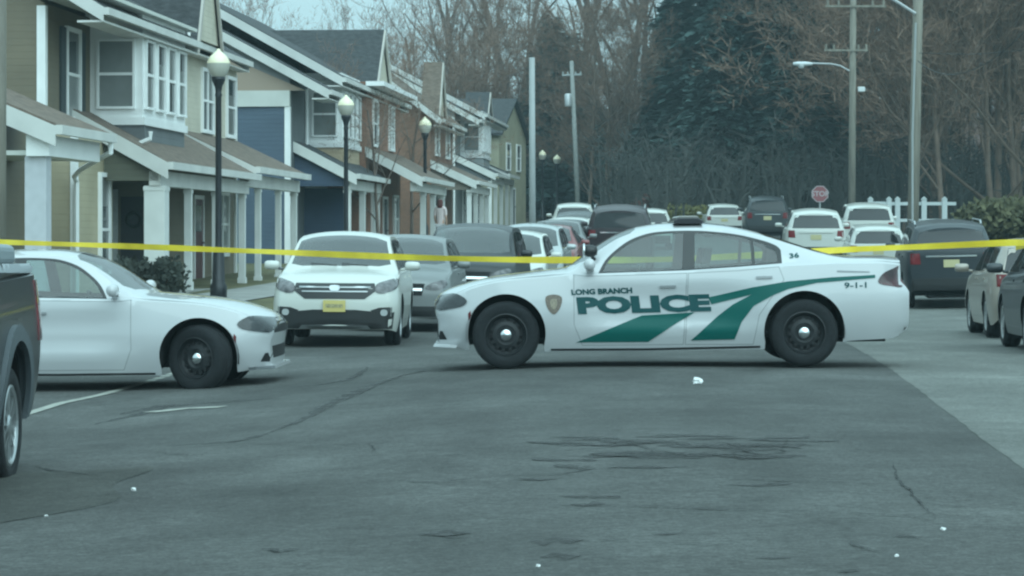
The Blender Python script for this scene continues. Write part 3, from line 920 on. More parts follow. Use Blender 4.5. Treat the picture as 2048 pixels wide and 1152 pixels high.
# ---- family SUV / crossover
def suv_spec(L=4.53, W=0.91, Hh=1.64, rake=0.2, box=False, hood=1.0):
    kx = L / 4.53; kw = W / 0.91; kh = Hh / 1.64

    def X(p): return [(a * kx, b * kh) for a, b in p]
    def Wd(p): return [(a * kx, b * kw) for a, b in p]
    b = 0.03 if box else 0.0
    dlo = [(1.20, 1.075), (1.68, 1.40), (1.95, 1.485), (2.4, 1.52), (3.3, 1.515), (3.9, 1.478), (4.12, 1.40), (4.10, 1.15), (3.5, 1.105)]
    w1 = [(1.30, 1.09), (1.72, 1.385), (1.98, 1.46), (2.30, 1.49), (2.30, 1.085)]
    w2 = [(2.37, 1.492), (3.2, 1.488), (3.2, 1.105), (2.37, 1.087)]
    w3 = [(3.27, 1.485), (3.88, 1.45), (4.05, 1.37), (4.04, 1.17), (3.27, 1.115)]
    d1 = [(1.12, 1.02), (2.30, 1.025), (2.32, .7), (2.32, .33), (1.36, .33), (1.18, .6)]
    d2 = [(2.33, 1.025), (3.42, 1.06), (3.42, .8), (3.2, .62), (3.1, .33), (2.345, .33), (2.345, .7)]
    dlo = arc(dlo[:7]) + dlo[7:]; w1 = arc(w1[:4]) + w1[4:]; w3 = arc(w3[:4]) + w3[4:]
    side = [(X(dlo), 'body', 1), (X(w1), 'front_window', 0), (X(w2), 'rear_door_window', 0), (X(w3), 'quarter_window', 0)]
    for k, D in (('door#a', X(d1)), ('door#b', X(d2))): side += [(D, 'body', 2), (seam_ring(D, 0.008), k, 0)]
    return dict(L=L, W=W, Hh=Hh, tr=0.345 * (kh ** .6), tw=0.225, ledge=0.03,
                zt=X([(0, .86), (.05, .92), (.12, .955), (.25, .99), (.6, 1.05), (.95, 1.095), (1.05, 1.12), (1.35, 1.33), (1.7, 1.53), (1.95, 1.595), (2.4, 1.64), (3.2, 1.635), (3.9, 1.605), (4.3, 1.56), (4.53, 1.51)]),
                zb=X([(0, .76), (.1, .84), (.3, .90), (.6, .96), (1.0, 1.01), (2, 1.03), (3.5, 1.065), (4.53, 1.08)]),
                ze=X([(0, .80), (.1, .885), (.3, .94), (.6, .995), (1.0, 1.045), (1.35, 1.25), (1.7, 1.455), (1.95, 1.525), (2.4, 1.565), (3.3, 1.56), (3.9, 1.53), (4.3, 1.485), (4.53, 1.43)]),
                ye=Wd([(0, .68), (.1, .73), (.3, .78), (.6, .80), (1.0, .80), (1.35, .74), (1.7, .68 + b), (2.2, .65 + b), (4.2, .65 + b), (4.53, .58 + b)]),
                w=Wd([(0, .79), (.05, .825), (.12, .855), (.3, .89), (.6, .905), (1, .91), (3.8, .91), (4.3, .885), (4.45, .85), (4.53, .79)]),
                z0=X([(0, .25), (.4, .21), (4.1, .22), (4.4, .27), (4.53, .35)]),
                fs=lambda z: 0.05 * smooth(0.6, 0.95, z), rs=lambda z: -rake * smooth(1.0 * kh, 1.5 * kh, z) - 0.06 * smooth(.5, .3, z), fbow=0.10, rbow=0.05, flen=.6, rlen=.55,
                arch=[(.92 * kx, .355 * kh ** .6, .395 * kh ** .6), (3.54 * kx, .355 * kh ** .6, .395 * kh ** .6)], cabin=(1.3 * kx, 3.6 * kx), seat_z=0.68, side=side,
                top=[([(1.08 * kx, 3.0), (1.86 * kx, 3.0), (1.84 * kx, 2.3), (1.76 * kx, 2.07), (1.20 * kx, 2.07), (1.12 * kx, 2.3)], 'windshield', 0)])


def suv(name, label, cat, pnt, spec, group=None, gls='dark', style='five', front='plain', step=0.08, mirror_m=None, interior=False, scr='screen', rail=None, rear=None):
    root, sh, doors = car_base(name, label, cat, spec, pnt, gls, style, 0, step, group, interior, scr)
    kx = spec['L'] / 4.53; kw = spec['W'] / 0.91; kh = spec['Hh'] / 1.64

    def Q(p): return [(a * kw, b * kh) for a, b in p]
    lampm = mat("suv_headlamp", (0.12, 0.115, 0.12), 0.25, coat=0.25, var=0.6, scale=12, spec=0.4)
    tail = mat("suv_tail_lamp", (0.16, 0.008, 0.012), 0.2, coat=0.5)
    for sg in (-1, 1):
        m = lambda p: Q([(a * sg, b) for a, b in p])
        if front == 'crossover':
            sh.patch("headlight", curve_poly(m([(.57, .79), (.58, .885), (.70, .935), (.84, .965), (.865, .90), (.84, .82), (.74, .775), (.64, .76)]), 3), 'front', lampm, root, 0.012, res=0.04, skirt=0.05, dome=0.01)
            sh.patch("fog_light_bezel", m([(.50, .52), (.62, .56), (.80, .57), (.80, .40), (.66, .38)]), 'front', TRIM(), root, 0.006)
            sh.patch("fog_light", curve_poly(m([(.66, .45), (.72, .45), (.74, .49), (.72, .53), (.66, .53), (.64, .49)]), 3), 'front', mat("fog_lens", (.4, .42, .42), .1, coat=.5), root, 0.014)
        else:
            sh.patch("headlight", curve_poly(m([(.46, .74), (.55, .82), (.70, .87), (.80, .88), (.82, .80), (.74, .73), (.6, .71)]), 3), 'front', lampm, root, 0.008, res=0.05)
        sh.patch("tail_light", m(rear or [(.60, .84), (.80, .84), (.80, 1.04), (.62, 1.04)]), 'rear', tail, root, 0.01, res=0.06)
        wing_mirror(root, 1.28 * kx, 1.09 * kh, sg, mirror_m or pnt, 0.85 * kw, 1.0)
        for s_, d in doors:
            if (s_ == 'L') == (sg < 0):
                xh = (2.16 if '#a' not in d.name and d is [q for q in doors if q[0] == s_][0][1] else 3.28) * kx
                sh.patch("handle", [(xh - .1, .945 * kh), (xh + .1, .95 * kh), (xh + .1, .98 * kh), (xh - .1, .975 * kh)], 'left' if sg < 0 else 'right', mirror_m or pnt, d, 0.02, skirt=0.03)
        if rail: 
            r = MB(); zz = spec['Hh']; yy = float(sh.ye(2.8 * kx)) - 0.03
            r.tube([(1.9 * kx, sg * yy, zz * .955), (2.05 * kx, sg * yy, zz * .995), (3.7 * kx, sg * yy, zz * .99), (3.85 * kx, sg * yy, zz * .95)], 0.02, 6); r.build("roof_rail", rail, root)
    if front == 'crossover':
        dk = mat("grille_black", (0.02, 0.021, 0.023), 0.4)
        sh.patch("grille", Q([(-.42, .68), (.42, .68), (.58, .80), (.55, .90), (-.55, .90), (-.58, .80)]), 'front', dk, root, 0.008)
        for zz, hw in ((.845, .50), (.785, .46)): sh.patch("grille_bar", Q([(-hw, zz - .008), (hw, zz - .008), (hw, zz + .008), (-hw, zz + .008)]), 'front', mat("satin_chrome", (.45, .47, .48), .35, .9), root, 0.02, skirt=0.02)
        sh.patch("emblem", curve_poly(Q([(-.05, .795), (.05, .795), (.065, .86), (-.065, .86)]), 4), 'front', mat("satin_chrome", (.45, .47, .48), .35, .9), root, 0.03, skirt=0.03)
        sh.patch("lower_bumper", Q([(-.80, .26), (.80, .26), (.83, .50), (.66, .45), (.5, .51), (.3, .53), (-.3, .53), (-.5, .51), (-.66, .45), (-.83, .50)]), 'front', TRIM(), root, 0.01, res=0.06)
        sh.patch("skid_plate", Q([(-.5, .27), (.5, .27), (.46, .305), (-.46, .305)]), 'front', ALLOY(), root, 0.03)
        sh.patch("plate", Q([(-.155, .50), (.155, .50), (.155, .66), (-.155, .66)]), 'front', mat("plate_yellow", (0.50, 0.46, 0.30), 0.4, var=0.25, scale=40), root, 0.04, skirt=0.05)
        sh.patch("plate_line", Q([(-.12, .56), (.12, .56), (.12, .61), (-.12, .61)]), 'front', mat("plate_faded", (0.34, 0.3, 0.16), 0.5, var=0.5, scale=55), root, 0.044, skirt=0.004)
        for xw in (-.4, .05):
            m = MB(); pts = []
            for k in range(8):
                a = xw * kw + k * 0.055; p, n = sh.hit('front', a, 1.13 * kh + 0.004 * k)
                if p: pts.append(p + Vector((-0.015, 0, 0.012)))
            if len(pts) > 2: m.tube(pts, 0.009, 5); m.build("wiper", TRIM(), root)
    else:
        sh.patch("grille", Q([(-.42, .62), (.42, .62), (.46, .82), (-.46, .82)]), 'front', DARK(), root, 0.006)
        sh.patch("grille_bar", Q([(-.42, .70), (.42, .70), (.42, .74), (-.42, .74)]), 'front', CHROME(), root, 0.02)
        sh.patch("lower_bumper", Q([(-.74, .27), (.74, .27), (.7, .44), (-.7, .44)]), 'front', TRIM(), root, 0.008, res=0.07)
        sh.patch("plate", Q([(-.155, .47), (.155, .47), (.155, .60), (-.155, .60)]), 'front', mat("plate_pale", (0.5, 0.45, 0.25), 0.4), root, 0.03)
    # tail
    sh.patch("rear_window", Q([(-.69, 1.10), (.69, 1.10), (.60, 1.46), (-.60, 1.46)]), 'rear', GLS('dark'), root, 0.006, res=0.07)
    sh.patch("rear_bumper", Q([(-.78, .33), (.78, .33), (.78, .58), (-.78, .58)]), 'rear', TRIM(), root, 0.02, res=0.07)
    sh.patch("plate", Q([(-.155, .78), (.155, .78), (.155, .92), (-.155, .92)]), 'rear', mat("plate_pale", (0.5, 0.45, 0.25), 0.4), root, 0.012)
    sh.patch("tailgate_trim", Q([(-.5, .97), (.5, .97), (.5, 1.0), (-.5, 1.0)]), 'rear', CHROME() if rail else pnt, root, 0.02)
    return root


# ---- plain sedan built on the police sedan's proportions
def sedan(label, pnt, group=None, k=0.95, gls='clear', interior=False, scr='screen'):
    sp = police_spec(False)
    for n in ('scoop',): sp.pop(n)
    root, sh, doors = car_base("parked_sedan", label, "car", sp, pnt, gls, 'five', 0, 0.09, group, interior, scr)
    lampm = mat("suv_headlamp", (0.12, 0.115, 0.12), 0.25, coat=0.25, var=0.6, scale=12, spec=0.4)
    tail = mat("suv_tail_lamp", (0.16, 0.008, 0.012), 0.2, coat=0.5)
    for sg in (-1, 1):
        sh.patch("headlight", curve_poly([(sg * .36, .62), (sg * .44, .70), (sg * .62, .73), (sg * .76, .72), (sg * .74, .66), (sg * .56, .61)], 3), 'front', lampm, root, 0.006, res=0.05)
        sh.patch("tail_light", [(sg * .40, .86), (sg * .76, .84), (sg * .76, 1.0), (sg * .44, 1.0)], 'rear', tail, root, 0.008, res=0.05)
        wing_mirror(root, sx(1170), 1.035, sg, pnt, 0.86)
    sh.patch("grille", [(-.34, .54), (.34, .54), (.36, .68), (-.36, .68)], 'front', DARK(), root, 0.005)
    sh.patch("bumper_intake", [(-.5, .28), (.5, .28), (.5, .42), (-.5, .42)], 'front', DARK(), root, 0.005)
    sh.patch("plate", [(-.155, .44), (.155, .44), (.155, .57), (-.155, .57)], 'front', mat("plate_pale", (0.5, 0.45, 0.25), 0.4), root, 0.02)
    sh.patch("rear_bumper", [(-.66, .43), (.66, .43), (.66, .56), (-.66, .56)], 'rear', TRIM(), root, 0.01, res=0.07)
    sh.patch("plate", [(-.155, .68), (.155, .68), (.155, .80), (-.155, .80)], 'rear', mat("plate_pale", (0.5, 0.45, 0.25), 0.4), root, 0.012)
    for c in root.children: pass
    return root


# ---- pickup at the left edge of the picture
def pickup(label):
    pnt = paint("charcoal", (0.006, 0.008, 0.010), 0.0, 0.3, 0.4)
    flare = mat("grey_flare", (0.075, 0.09, 0.10), 0.5)
    dlo = [(1.62, 1.18), (2.05, 1.52), (2.3, 1.60), (3.05, 1.60), (3.22, 1.5), (3.25, 1.2)]
    w1 = [(1.74, 1.2), (2.08, 1.49), (2.3, 1.56), (2.52, 1.565), (2.52, 1.2)]
    w2 = [(2.6, 1.565), (3.0, 1.56), (3.14, 1.46), (3.16, 1.21), (2.6, 1.2)]
    d1 = [(1.45, 1.10), (2.53, 1.11), (2.53, .45), (1.6, .45), (1.45, .7)]
    up = lambda p: [(x, z + .15 * float(smooth(.75, 1.15, z))) for x, z in p]
    dlo, w1, w2, d1 = up(dlo), up(w1), up(w2), up(d1)
    sp = dict(L=5.25, tr=0.39, tw=0.265, ledge=0.03,
              zt=[(0, 1.02), (.06, 1.09), (.3, 1.14), (1.2, 1.22), (1.45, 1.25), (1.8, 1.5), (2.1, 1.68), (2.4, 1.74), (3.0, 1.73), (3.25, 1.66), (3.33, 1.42), (3.4, 1.335), (3.6, 1.325), (5.0, 1.325), (5.25, 1.32)],
              zb=[(0, .92), (.1, 1.0), (.4, 1.06), (1.4, 1.11), (3.3, 1.15), (5.25, 1.22)],
              ze=[(0, .96), (.1, 1.04), (.4, 1.09), (1.4, 1.16), (1.8, 1.42), (2.1, 1.60), (2.4, 1.66), (3.0, 1.65), (3.25, 1.58), (3.33, 1.36), (3.4, 1.29), (3.6, 1.285), (5.25, 1.285)],
              ye=[(0, .7), (.4, .82), (1.4, .82), (1.8, .74), (2.2, .68), (3.1, .67), (3.3, .74), (3.45, .86), (5.0, .86), (5.25, .82)],
              w=[(0, .78), (.1, .86), (.4, .94), (1, .95), (5.0, .95), (5.15, .94), (5.25, .90)],
              z0=[(0, .42), (.5, .38), (4.8, .40), (5.25, .48)],
              fs=lambda z: 0 * z, rs=lambda z: 0 * z, fbow=.1, rbow=0.02,
              arch=[(.95, .44, .47), (4.12, .44, .47)], cabin=(1.8, 3.0), seat_z=.8,
              side=[(dlo, 'body', 1), (w1, 'front_window', 0), (w2, 'rear_door_window', 0), (d1, 'body', 2), (seam_ring(d1, .008), 'door#a', 0)],
              top=[([(1.5, 3.0), (2.0, 3.0), (2.0, 2.3), (1.95, 2.07), (1.6, 2.07), (1.52, 2.3)], 'windshield', 0)])
    for k in ('zt', 'zb', 'ze'): sp[k] = up(sp[k])
    root, sh, doors = car_base("pickup_truck", label, "pickup truck", sp, pnt, 'dark', 'six', 0, 0.07, None, False)
    tail = mat("pickup_tail_lamp", (0.13, 0.008, 0.014), 0.15, coat=0.6, var=0.5, scale=9)
    for sg, view in ((-1, 'left'), (1, 'right')):
        for cx in (.95, 4.12):
            an = np.linspace(-0.28, math.pi + 0.28, 26)
            outer = [(cx + .60 * math.cos(a), .44 + .60 * math.sin(a) * 1.0) for a in an]; inner = [(cx + .497 * math.cos(a), .44 + .497 * math.sin(a)) for a in an[::-1]]
            outer = [(x, max(z, .42)) for x, z in outer]; inner = [(x, max(z, .41)) for x, z in inner]
            sh.patch("fender_flare", outer + inner, view, flare, root, 0.035, res=0.035, skirt=0.08)
        sh.patch("tail_light", [(4.96, .92), (5.24, .92), (5.24, 1.33), (4.99, 1.33)], view, tail, root, 0.012, res=0.05)
        sh.patch("tail_light", [(sg * .76, .92), (sg * .90, .92), (sg * .90, 1.33), (sg * .76, 1.33)], 'rear', tail, root, 0.012, res=0.05)
        sh.patch("headlight", [(sg * .55, .84), (sg * .84, .84), (sg * .84, 1.0), (sg * .55, .98)], 'front', mat("suv_headlamp", (0.12, 0.115, 0.12), 0.25, coat=0.25, var=0.6, scale=12, spec=0.4), root, .01)
        sh.patch("bed_rail", [(3.45, 1.375), (5.2, 1.385), (5.2, 1.435), (3.45, 1.425)], view, mat("rail_grey", (.30, .33, .35), .45), root, .02, res=0.08)
        sh.patch("rocker_trim", [(1.5, .42), (3.6, .42), (3.6, .5), (1.5, .5)], view, flare, root, .02, res=0.08)
        wing_mirror(root, 1.75, 1.37, sg, TRIM(), .9, 1.3)
    m = MB(); m.box(5.16, 5.40, -.86, .86, .50, .68); o = m.build("rear_bumper", TRIM(), root); bevel(o, .03)
    m = MB(); m.box(-.1, .1, -.8, .8, .5, .7); o = m.build("front_bumper", flare, root); bevel(o, .03)
    m = MB(); m.box(3.5, 4.95, -.80, .80, 1.42, 1.57); o = m.build("bed_cover", mat("bed_cover_grey", (.24, .28, .30), .5), root); bevel(o, .05, 3)
    sh.patch("grille", [(-.5, .78), (.5, .78), (.5, .98), (-.5, .98)], 'front', DARK(), root, .01)
    return root
# ------------------------------------------------------------------ ground, road
def sheet(name, xs, ys, off, m, kind='structure', inside=None):
    X, Y = np.meshgrid(xs, ys); Z = gz(X, Y) + off
    if callable(off): pass
    nx = len(xs); V = np.stack([X.ravel(), Y.ravel(), Z.ravel()], 1); f = []
    for j in range(len(ys) - 1):
        for i in range(nx - 1):
            if inside is not None and not inside((xs[i] + xs[i + 1]) / 2, (ys[j] + ys[j + 1]) / 2): continue
            f.append((j * nx + i, j * nx + i + 1, (j + 1) * nx + i + 1, (j + 1) * nx + i))
    o = mk(name, V, f, m, None, True); return tag(o, kind=kind)


def band(name, left, right, ys, off, m, n=10, kind='structure', lift=0.0):
    """sheet between two x(y) borders"""
    V = []; f = []
    for y in ys:
        a, b = left(y), right(y)
        for i in range(n + 1):
            x = a + (b - a) * i / n; V.append((x, y, g(x, y) + off))
    for j in range(len(ys) - 1):
        for i in range(n): f.append((j * (n + 1) + i, j * (n + 1) + i + 1, (j + 1) * (n + 1) + i + 1, (j + 1) * (n + 1) + i))
    o = mk(name, V, f, m, None, True); return tag(o, kind=kind)


def asphalt(name, base, patchy=0.35):
    m = bpy.data.materials.new(name); m.use_nodes = True; n = m.node_tree; b = n.nodes["Principled BSDF"]
    b.inputs["Roughness"].default_value = 0.88; b.inputs["Specular IOR Level"].default_value = 0.3
    tc = n.nodes.new("ShaderNodeTexCoord")

    def noise(sc, det, stretch=None, rough=0.55):
        v = tc.outputs["Object"]
        if stretch:
            mp = n.nodes.new("ShaderNodeMapping"); mp.inputs["Scale"].default_value = stretch; n.links.new(v, mp.inputs[0]); v = mp.outputs[0]
        z = n.nodes.new("ShaderNodeTexNoise"); z.inputs["Scale"].default_value = sc; z.inputs["Detail"].default_value = det; z.inputs["Roughness"].default_value = rough
        n.links.new(v, z.inputs["Vector"]); return z.outputs[0]

    def rng(s, a, b_, lo, hi):
        r = n.nodes.new("ShaderNodeMapRange"); r.inputs[1].default_value = a; r.inputs[2].default_value = b_; r.inputs[3].default_value = lo; r.inputs[4].default_value = hi
        n.links.new(s, r.inputs[0]); return r.outputs[0]

    def mul(a, b_):
        q = n.nodes.new("ShaderNodeMath"); q.operation = 'MULTIPLY'; n.links.new(a, q.inputs[0]); n.links.new(b_, q.inputs[1]); return q.outputs[0]
    big = rng(noise(0.22, 5), .3, .7, 1 - patchy * .6, 1 + patchy * .6)
    mid = rng(noise(1.1, 6, (1, .45, 1)), .3, .7, 1 - patchy * .55, 1 + patchy * .5)
    grain = rng(noise(60, 3, None, .8), .25, .75, .4, 1.6)
    grit = rng(noise(17, 4, None, .75), .28, .72, .62, 1.38)
    fleck = rng(noise(26, 2, None, .7), .66, .8, 1.0, 1.7)
    worn = rng(noise(2.6, 8, (.7, 1.3, 1), .7), .3, .7, .84, 1.16)
    tot = mul(mul(mul(big, mid), mul(grit, worn)), mul(grain, fleck))
    mm = n.nodes.new("ShaderNodeVectorMath"); mm.operation = 'SCALE'; mm.inputs[0].default_value = base
    n.links.new(tot, mm.inputs["Scale"]); n.links.new(mm.outputs[0], b.inputs["Base Color"])
    bp = n.nodes.new("ShaderNodeBump"); bp.inputs["Strength"].default_value = .35; bp.inputs["Distance"].default_value = .02
    n.links.new(noise(30, 4, None, .7), bp.inputs["Height"]); n.links.new(bp.outputs[0], b.inputs["Normal"])
    return m


ASPH = asphalt("worn_asphalt", (0.072, 0.074, 0.071), 0.5)
LANE = asphalt("pale_lane", (0.134, 0.138, 0.128), 0.30)
DIRT = mat("leaf_litter", (0.10, 0.085, 0.06), 0.95, var=0.45, scale=0.8, bump=0.5, bscale=6)
ys = np.concatenate([np.arange(-10, 70, 1.0), np.arange(70, 200, 3.0), np.arange(200, 520, 20.0)])
xs = np.concatenate([np.arange(-150, -24, 14.0), np.arange(-24, 25, 1.0), np.arange(30, 170, 14.0)])
sheet("ground", xs, ys, -0.05, DIRT)


def line_n(y): return -8.7 + 0.082 * (y - 53.6)      # the house fronts
def kerb_x(y): return line_n(y) + 5.6 + 0.012 * max(0, y - 45) - 30 * (1 - float(smooth(27, 35.5, y))) ** 2.5
def lane_x(y): return 3.52 + (y - 28.9) * 0.075


road_r = lambda y: lane_x(y) + 9.5
ysr = np.concatenate([np.arange(-2, 44, .4), np.arange(44, 60, 1.0), np.arange(60, 135, 2.5)])
band("road", kerb_x, road_r, ysr, 0.0, ASPH, 70)
# pale resurfaced lane on the right, its edge measured in the photo
e0 = on_ground(2048, 940); e1 = on_ground(1700, 690)
k_ = (e1.x - e0.x) / (e1.y - e0.y)
lane_x = lambda y: (e1.x + (y - e1.y) * (k_ if y < e1.y else 0.075)) + 0.006 * math.sin(y * 1.7) + 0.008 * math.sin(y * 7.1)
band("pale_lane", lane_x, lambda y: road_r(y) - 0.3, np.concatenate([np.arange(8, 44, .4), np.arange(44, 90, 1.0)]), 0.002, LANE, 24)
KERB = mat("concrete_kerb", (0.30, 0.30, 0.29), 0.85, var=0.2, scale=3, bump=0.2)
WALK = mat("concrete_walk", (0.28, 0.28, 0.265), 0.85, var=0.18, scale=1.6, bump=0.2)
LAWN = mat("winter_lawn", (0.10, 0.105, 0.042), 0.95, var=0.4, scale=1.5, bump=0.6, bscale=14, col2=(0.16, 0.145, 0.07))
ysk = np.concatenate([np.arange(26, 40, 0.5), np.arange(40, 80, 1.0), np.arange(80, 135, 3.0)])


def kerb(name, x_of, w_, h_):
    V = []; f = []
    for y in ysk:
        x = x_of(y); z = g(x, y)
        V += [(x - w_, y, z - .06), (x - w_, y, z + h_), (x, y, z + h_), (x, y, z - .06)]
    for j in range(len(ysk) - 1):
        for a, b in ((0, 1), (1, 2), (2, 3)): f.append((4 * j + a, 4 * j + b, 4 * j + 4 + b, 4 * j + 4 + a))
    return tag(mk(name, V, f, KERB), kind='structure')


kerb("kerb", kerb_x, 0.16, 0.13)
band("lawn", lambda y: kerb_x(y) - 2.0, lambda y: kerb_x(y) - 0.16, ysk, 0.115, LAWN, 4)
band("sidewalk", lambda y: kerb_x(y) - 3.5, lambda y: kerb_x(y) - 2.0, ysk, 0.135, WALK, 4)
band("yard", lambda y: kerb_x(y) - 22, lambda y: kerb_x(y) - 3.5, ysk, 0.12, LAWN, 10)
band("verge", lambda y: road_r(y), lambda y: road_r(y) + 30, ysr, 0.03, LAWN, 12)

# painted marks, cracks, tar
PAINT = mat("worn_paint", (0.31, 0.315, 0.28), 0.85, var=0.45, scale=7, detail=8)
TAR = mat("tar_crack", (0.030, 0.031, 0.030), 0.9, var=0.5, scale=7)
SCUFF = mat("dark_scuff", (0.05, 0.051, 0.05), 0.85, var=0.35, scale=3)


worn(TAR, 9, .42, .62); worn(SCUFF, 4, .38, .66); worn(PAINT, 7, .52, .78)


def ribbon(name, pts, wd, off, m, jit=0.0, step=0.25, kind='structure', label=None, cat=None, group=None, taper=True):
    """ground ribbon through photo pixels"""
    P = [on_ground(*p) for p in pts]
    Q = resample([(p.x, p.y) for p in P], step, False); V = []; f = []; n = len(Q)
    rnd = random.Random(hash(tuple(pts[0])) & 0xffff)
    wob = np.cumsum([rnd.gauss(0, 1) for _ in range(n)]) if n > 2 else np.zeros(n)
    wob = wob - np.linspace(wob[0], wob[-1], n); wob = wob / (np.abs(wob).max() + 1e-6) * jit
    for i, q in enumerate(Q):
        a = np.array(Q[max(i - 1, 0)]); b = np.array(Q[min(i + 1, n - 1)]); d = b - a; d = d / (np.linalg.norm(d) + 1e-9); nn = np.array([-d[1], d[0]])
        c = np.array(q) + nn * wob[i]
        t = min(1, 3 * min(i, n - 1 - i) / max(1, n - 1)) if taper else 1
        w_ = wd / 2 * (0.15 + 0.85 * t) * (rnd.uniform(.5, 1.3) if jit else 1)
        for s in (1, -1):
            e = c + nn * w_ * s; V.append((e[0], e[1], g(e[0], e[1]) + off))
    for i in range(n - 1): f.append((2 * i, 2 * i + 1, 2 * i + 3, 2 * i + 2))
    o = mk(name, V, f, m); me = o.data
    if len(me.polygons) and me.polygons[0].normal.z < 0: me.flip_normals()
    return tag(o, label, cat, group, kind)


ribbon("lane_marking", [(30, 836), (120, 808), (205, 790), (320, 757), (420, 722)], 0.115, 0.008, PAINT, taper=False)
ribbon("lane_marking", [(298, 826), (375, 818), (446, 815)], 0.21, 0.008, PAINT, taper=False)
CR = [
    ([(770, 962), (880, 966), (940, 960), (985, 955)], .05), ([(990, 955), (1130, 948), (1180, 938), (1260, 934)], .05),
    ([(1060, 1010), (1240, 1012), (1460, 1020), (1700, 1028)], .05), ([(1700, 1028), (1870, 1036)], .035),
    ([(1380, 955), (1540, 962), (1690, 968), (1800, 972)], .05), ([(1785, 925), (1800, 970), (1870, 1040)], .03),
    ([(520, 1100), (560, 1104), (600, 1100)], .09), ([(860, 912), (900, 913), (945, 909)], .06), ([(750, 925), (780, 924)], .05),
    ([(880, 1074), (940, 1076)], .05), ([(1190, 1083), (1260, 1081)], .05), ([(1290, 1085), (1480, 1092)], .04),
    ([(1410, 878), (1470, 892), (1520, 912), (1560, 906), (1575, 880)], .06), ([(1250, 880), (1300, 898), (1380, 915), (1430, 902)], .06),
    ([(1105, 905), (1160, 898), (1230, 893), (1300, 886)], .04), ([(1080, 914), (1200, 912), (1290, 915)], .05), ([(1340, 912), (1400, 909), (1490, 918), (1530, 912)], .07),
    ([(1465, 905), (1485, 920), (1530, 917)], .08), ([(1600, 890), (1650, 892)], .04), ([(480, 888), (620, 893), (760, 888), (830, 880)], .035), ([(740, 888), (745, 905)], .03),
    ([(300, 905), (380, 912), (470, 906)], .04), ([(70, 935), (150, 948), (200, 952)], .06), ([(1700, 1085), (1760, 1105)], .05), ([(1650, 1145), (1720, 1142)], .09),
    ([(1240, 986), (1255, 984)], .05), ([(560, 950), (640, 944), (760, 930)], .03), ([(1560, 1098), (1620, 1105)], .05), ([(1830, 1010), (1990, 1020)], .03), ([(930, 1035), (1100, 1043)], .025),
]
for p, wd in CR: ribbon("road_crack", p, wd * .6, 0.007, TAR, jit=.025, step=.09)
# curved old tyre and patch edges
for p, wd in [([(868, 738), (800, 752), (730, 775), (660, 810), (600, 842), (540, 866)], .16), ([(540, 866), (470, 884), (330, 893)], .10),
              ([(735, 735), (700, 760), (640, 770), (560, 778)], .12), ([(240, 830), (330, 812), (470, 803), (560, 797)], .2), ([(190, 850), (330, 815), (420, 805)], .12),
              ([(1290, 905), (1370, 912), (1440, 912)], .25), ([(1440, 915), (1500, 915), (1545, 908)], .3), ([(1180, 908), (1240, 911), (1290, 913)], .2), ([(1110, 930), (1160, 936), (1180, 932)], .15)]:
    ribbon("road_scuff", p, wd, 0.0055, SCUFF, jit=.03, step=.2)
rs = random.Random(12)
for _ in range(46):
    x0 = rs.uniform(480, 1900); y0 = rs.choice([rs.uniform(872, 925), rs.uniform(872, 925), rs.uniform(930, 1120)]); L_ = rs.uniform(40, 170) * (1.2 if y0 < 930 else 1)
    if y0 < 930: x0 = rs.uniform(1040, 1500)
    ribbon("road_scuff", [(x0, y0), (x0 + L_ * .5, y0 + rs.uniform(-4, 5)), (x0 + L_, y0 + rs.uniform(-5, 7))], rs.uniform(.10, .30), 0.0045, SCUFF, jit=.05, step=.15)
# greenish gravelly shoulder at the lower left
band("gravel_shoulder", lambda y: -4.6 + 0.05 * y, lambda y: -2.35 + 0.28 * math.sin(y * .9) + 0.15 * math.sin(2.3 * y) + (y - 12) * -0.05, np.arange(5, 17.2, .25), 0.0035, asphalt("gravelly_asphalt", (0.066, 0.068, 0.062), 0.6), 6)

# ------------------------------------------------------------------ cars
pc = police_car("white police sedan with green POLICE lettering and stripes, standing across the road", None, True)
npx = at(865, 738, 27.0)
pc.matrix_world = Matrix.Translation((npx.x, 28.03, g(0, 27.5) + 0.0)) @ Matrix.Rotation(-0.0078, 4, 'Y')

lc = police_car("plain white sedan with black steel wheels, nose pointing to the police car", None, False, steer=math.radians(-24))
th = math.radians(3)
hx, hy = math.cos(th), -math.sin(th)
lx, ly = Vector((-hx, -hy)), Vector((hy, -hx))
c_ = at(400, 780, 27.3)
nose = Vector((c_.x - .02, c_.y)) - lx * 0.77 - ly * 0.93
put(lc, nose, (hx, hy), -0.03, (.77, 3.85))
# ------------------------------------------------------------------ town houses along the left
UANG = math.atan2(1, 0.082)
WHITE = lambda: mat("white_trim", (0.84, 0.85, 0.84), 0.5, var=0.06, scale=2)
FASC = lambda: mat("fascia_white", (0.60, 0.60, 0.575), 0.55, var=0.1, scale=1.5)
OLDT = lambda: mat("weathered_trim", (0.46, 0.43, 0.39), 0.6, var=0.1, scale=1.5)
CREAM = lambda: mat("cream_panel", (0.60, 0.61, 0.57), 0.6, var=0.08, scale=1.5)
SHING = lambda: mat("dark_shingle", (0.050, 0.053, 0.056), 0.9, var=0.35, scale=5, bump=0.5, bscale=12, stretch=(1, 1, 2.5))
BROWN = lambda: mat("brown_shingle", (0.150, 0.114, 0.090), 0.9, var=0.3, scale=5, bump=0.5, bscale=12, stretch=(1, 1, 2.5))
PANE = lambda: mat("window_pane", (0.06, 0.075, 0.078), 0.06, spec=0.8, var=0.35, scale=1.1)
BLIND = lambda: mat("window_blind", (0.17, 0.185, 0.18), 0.3, spec=0.7, coat=0.6, var=0.1, scale=3)


def B(m, d0, d1, n0, n1, z0, z1, mi=0):
    """box in house coordinates: d along the street, n toward the street, z up"""
    return m.box(d0, d1, -n1, -n0, z0, z1, mi)


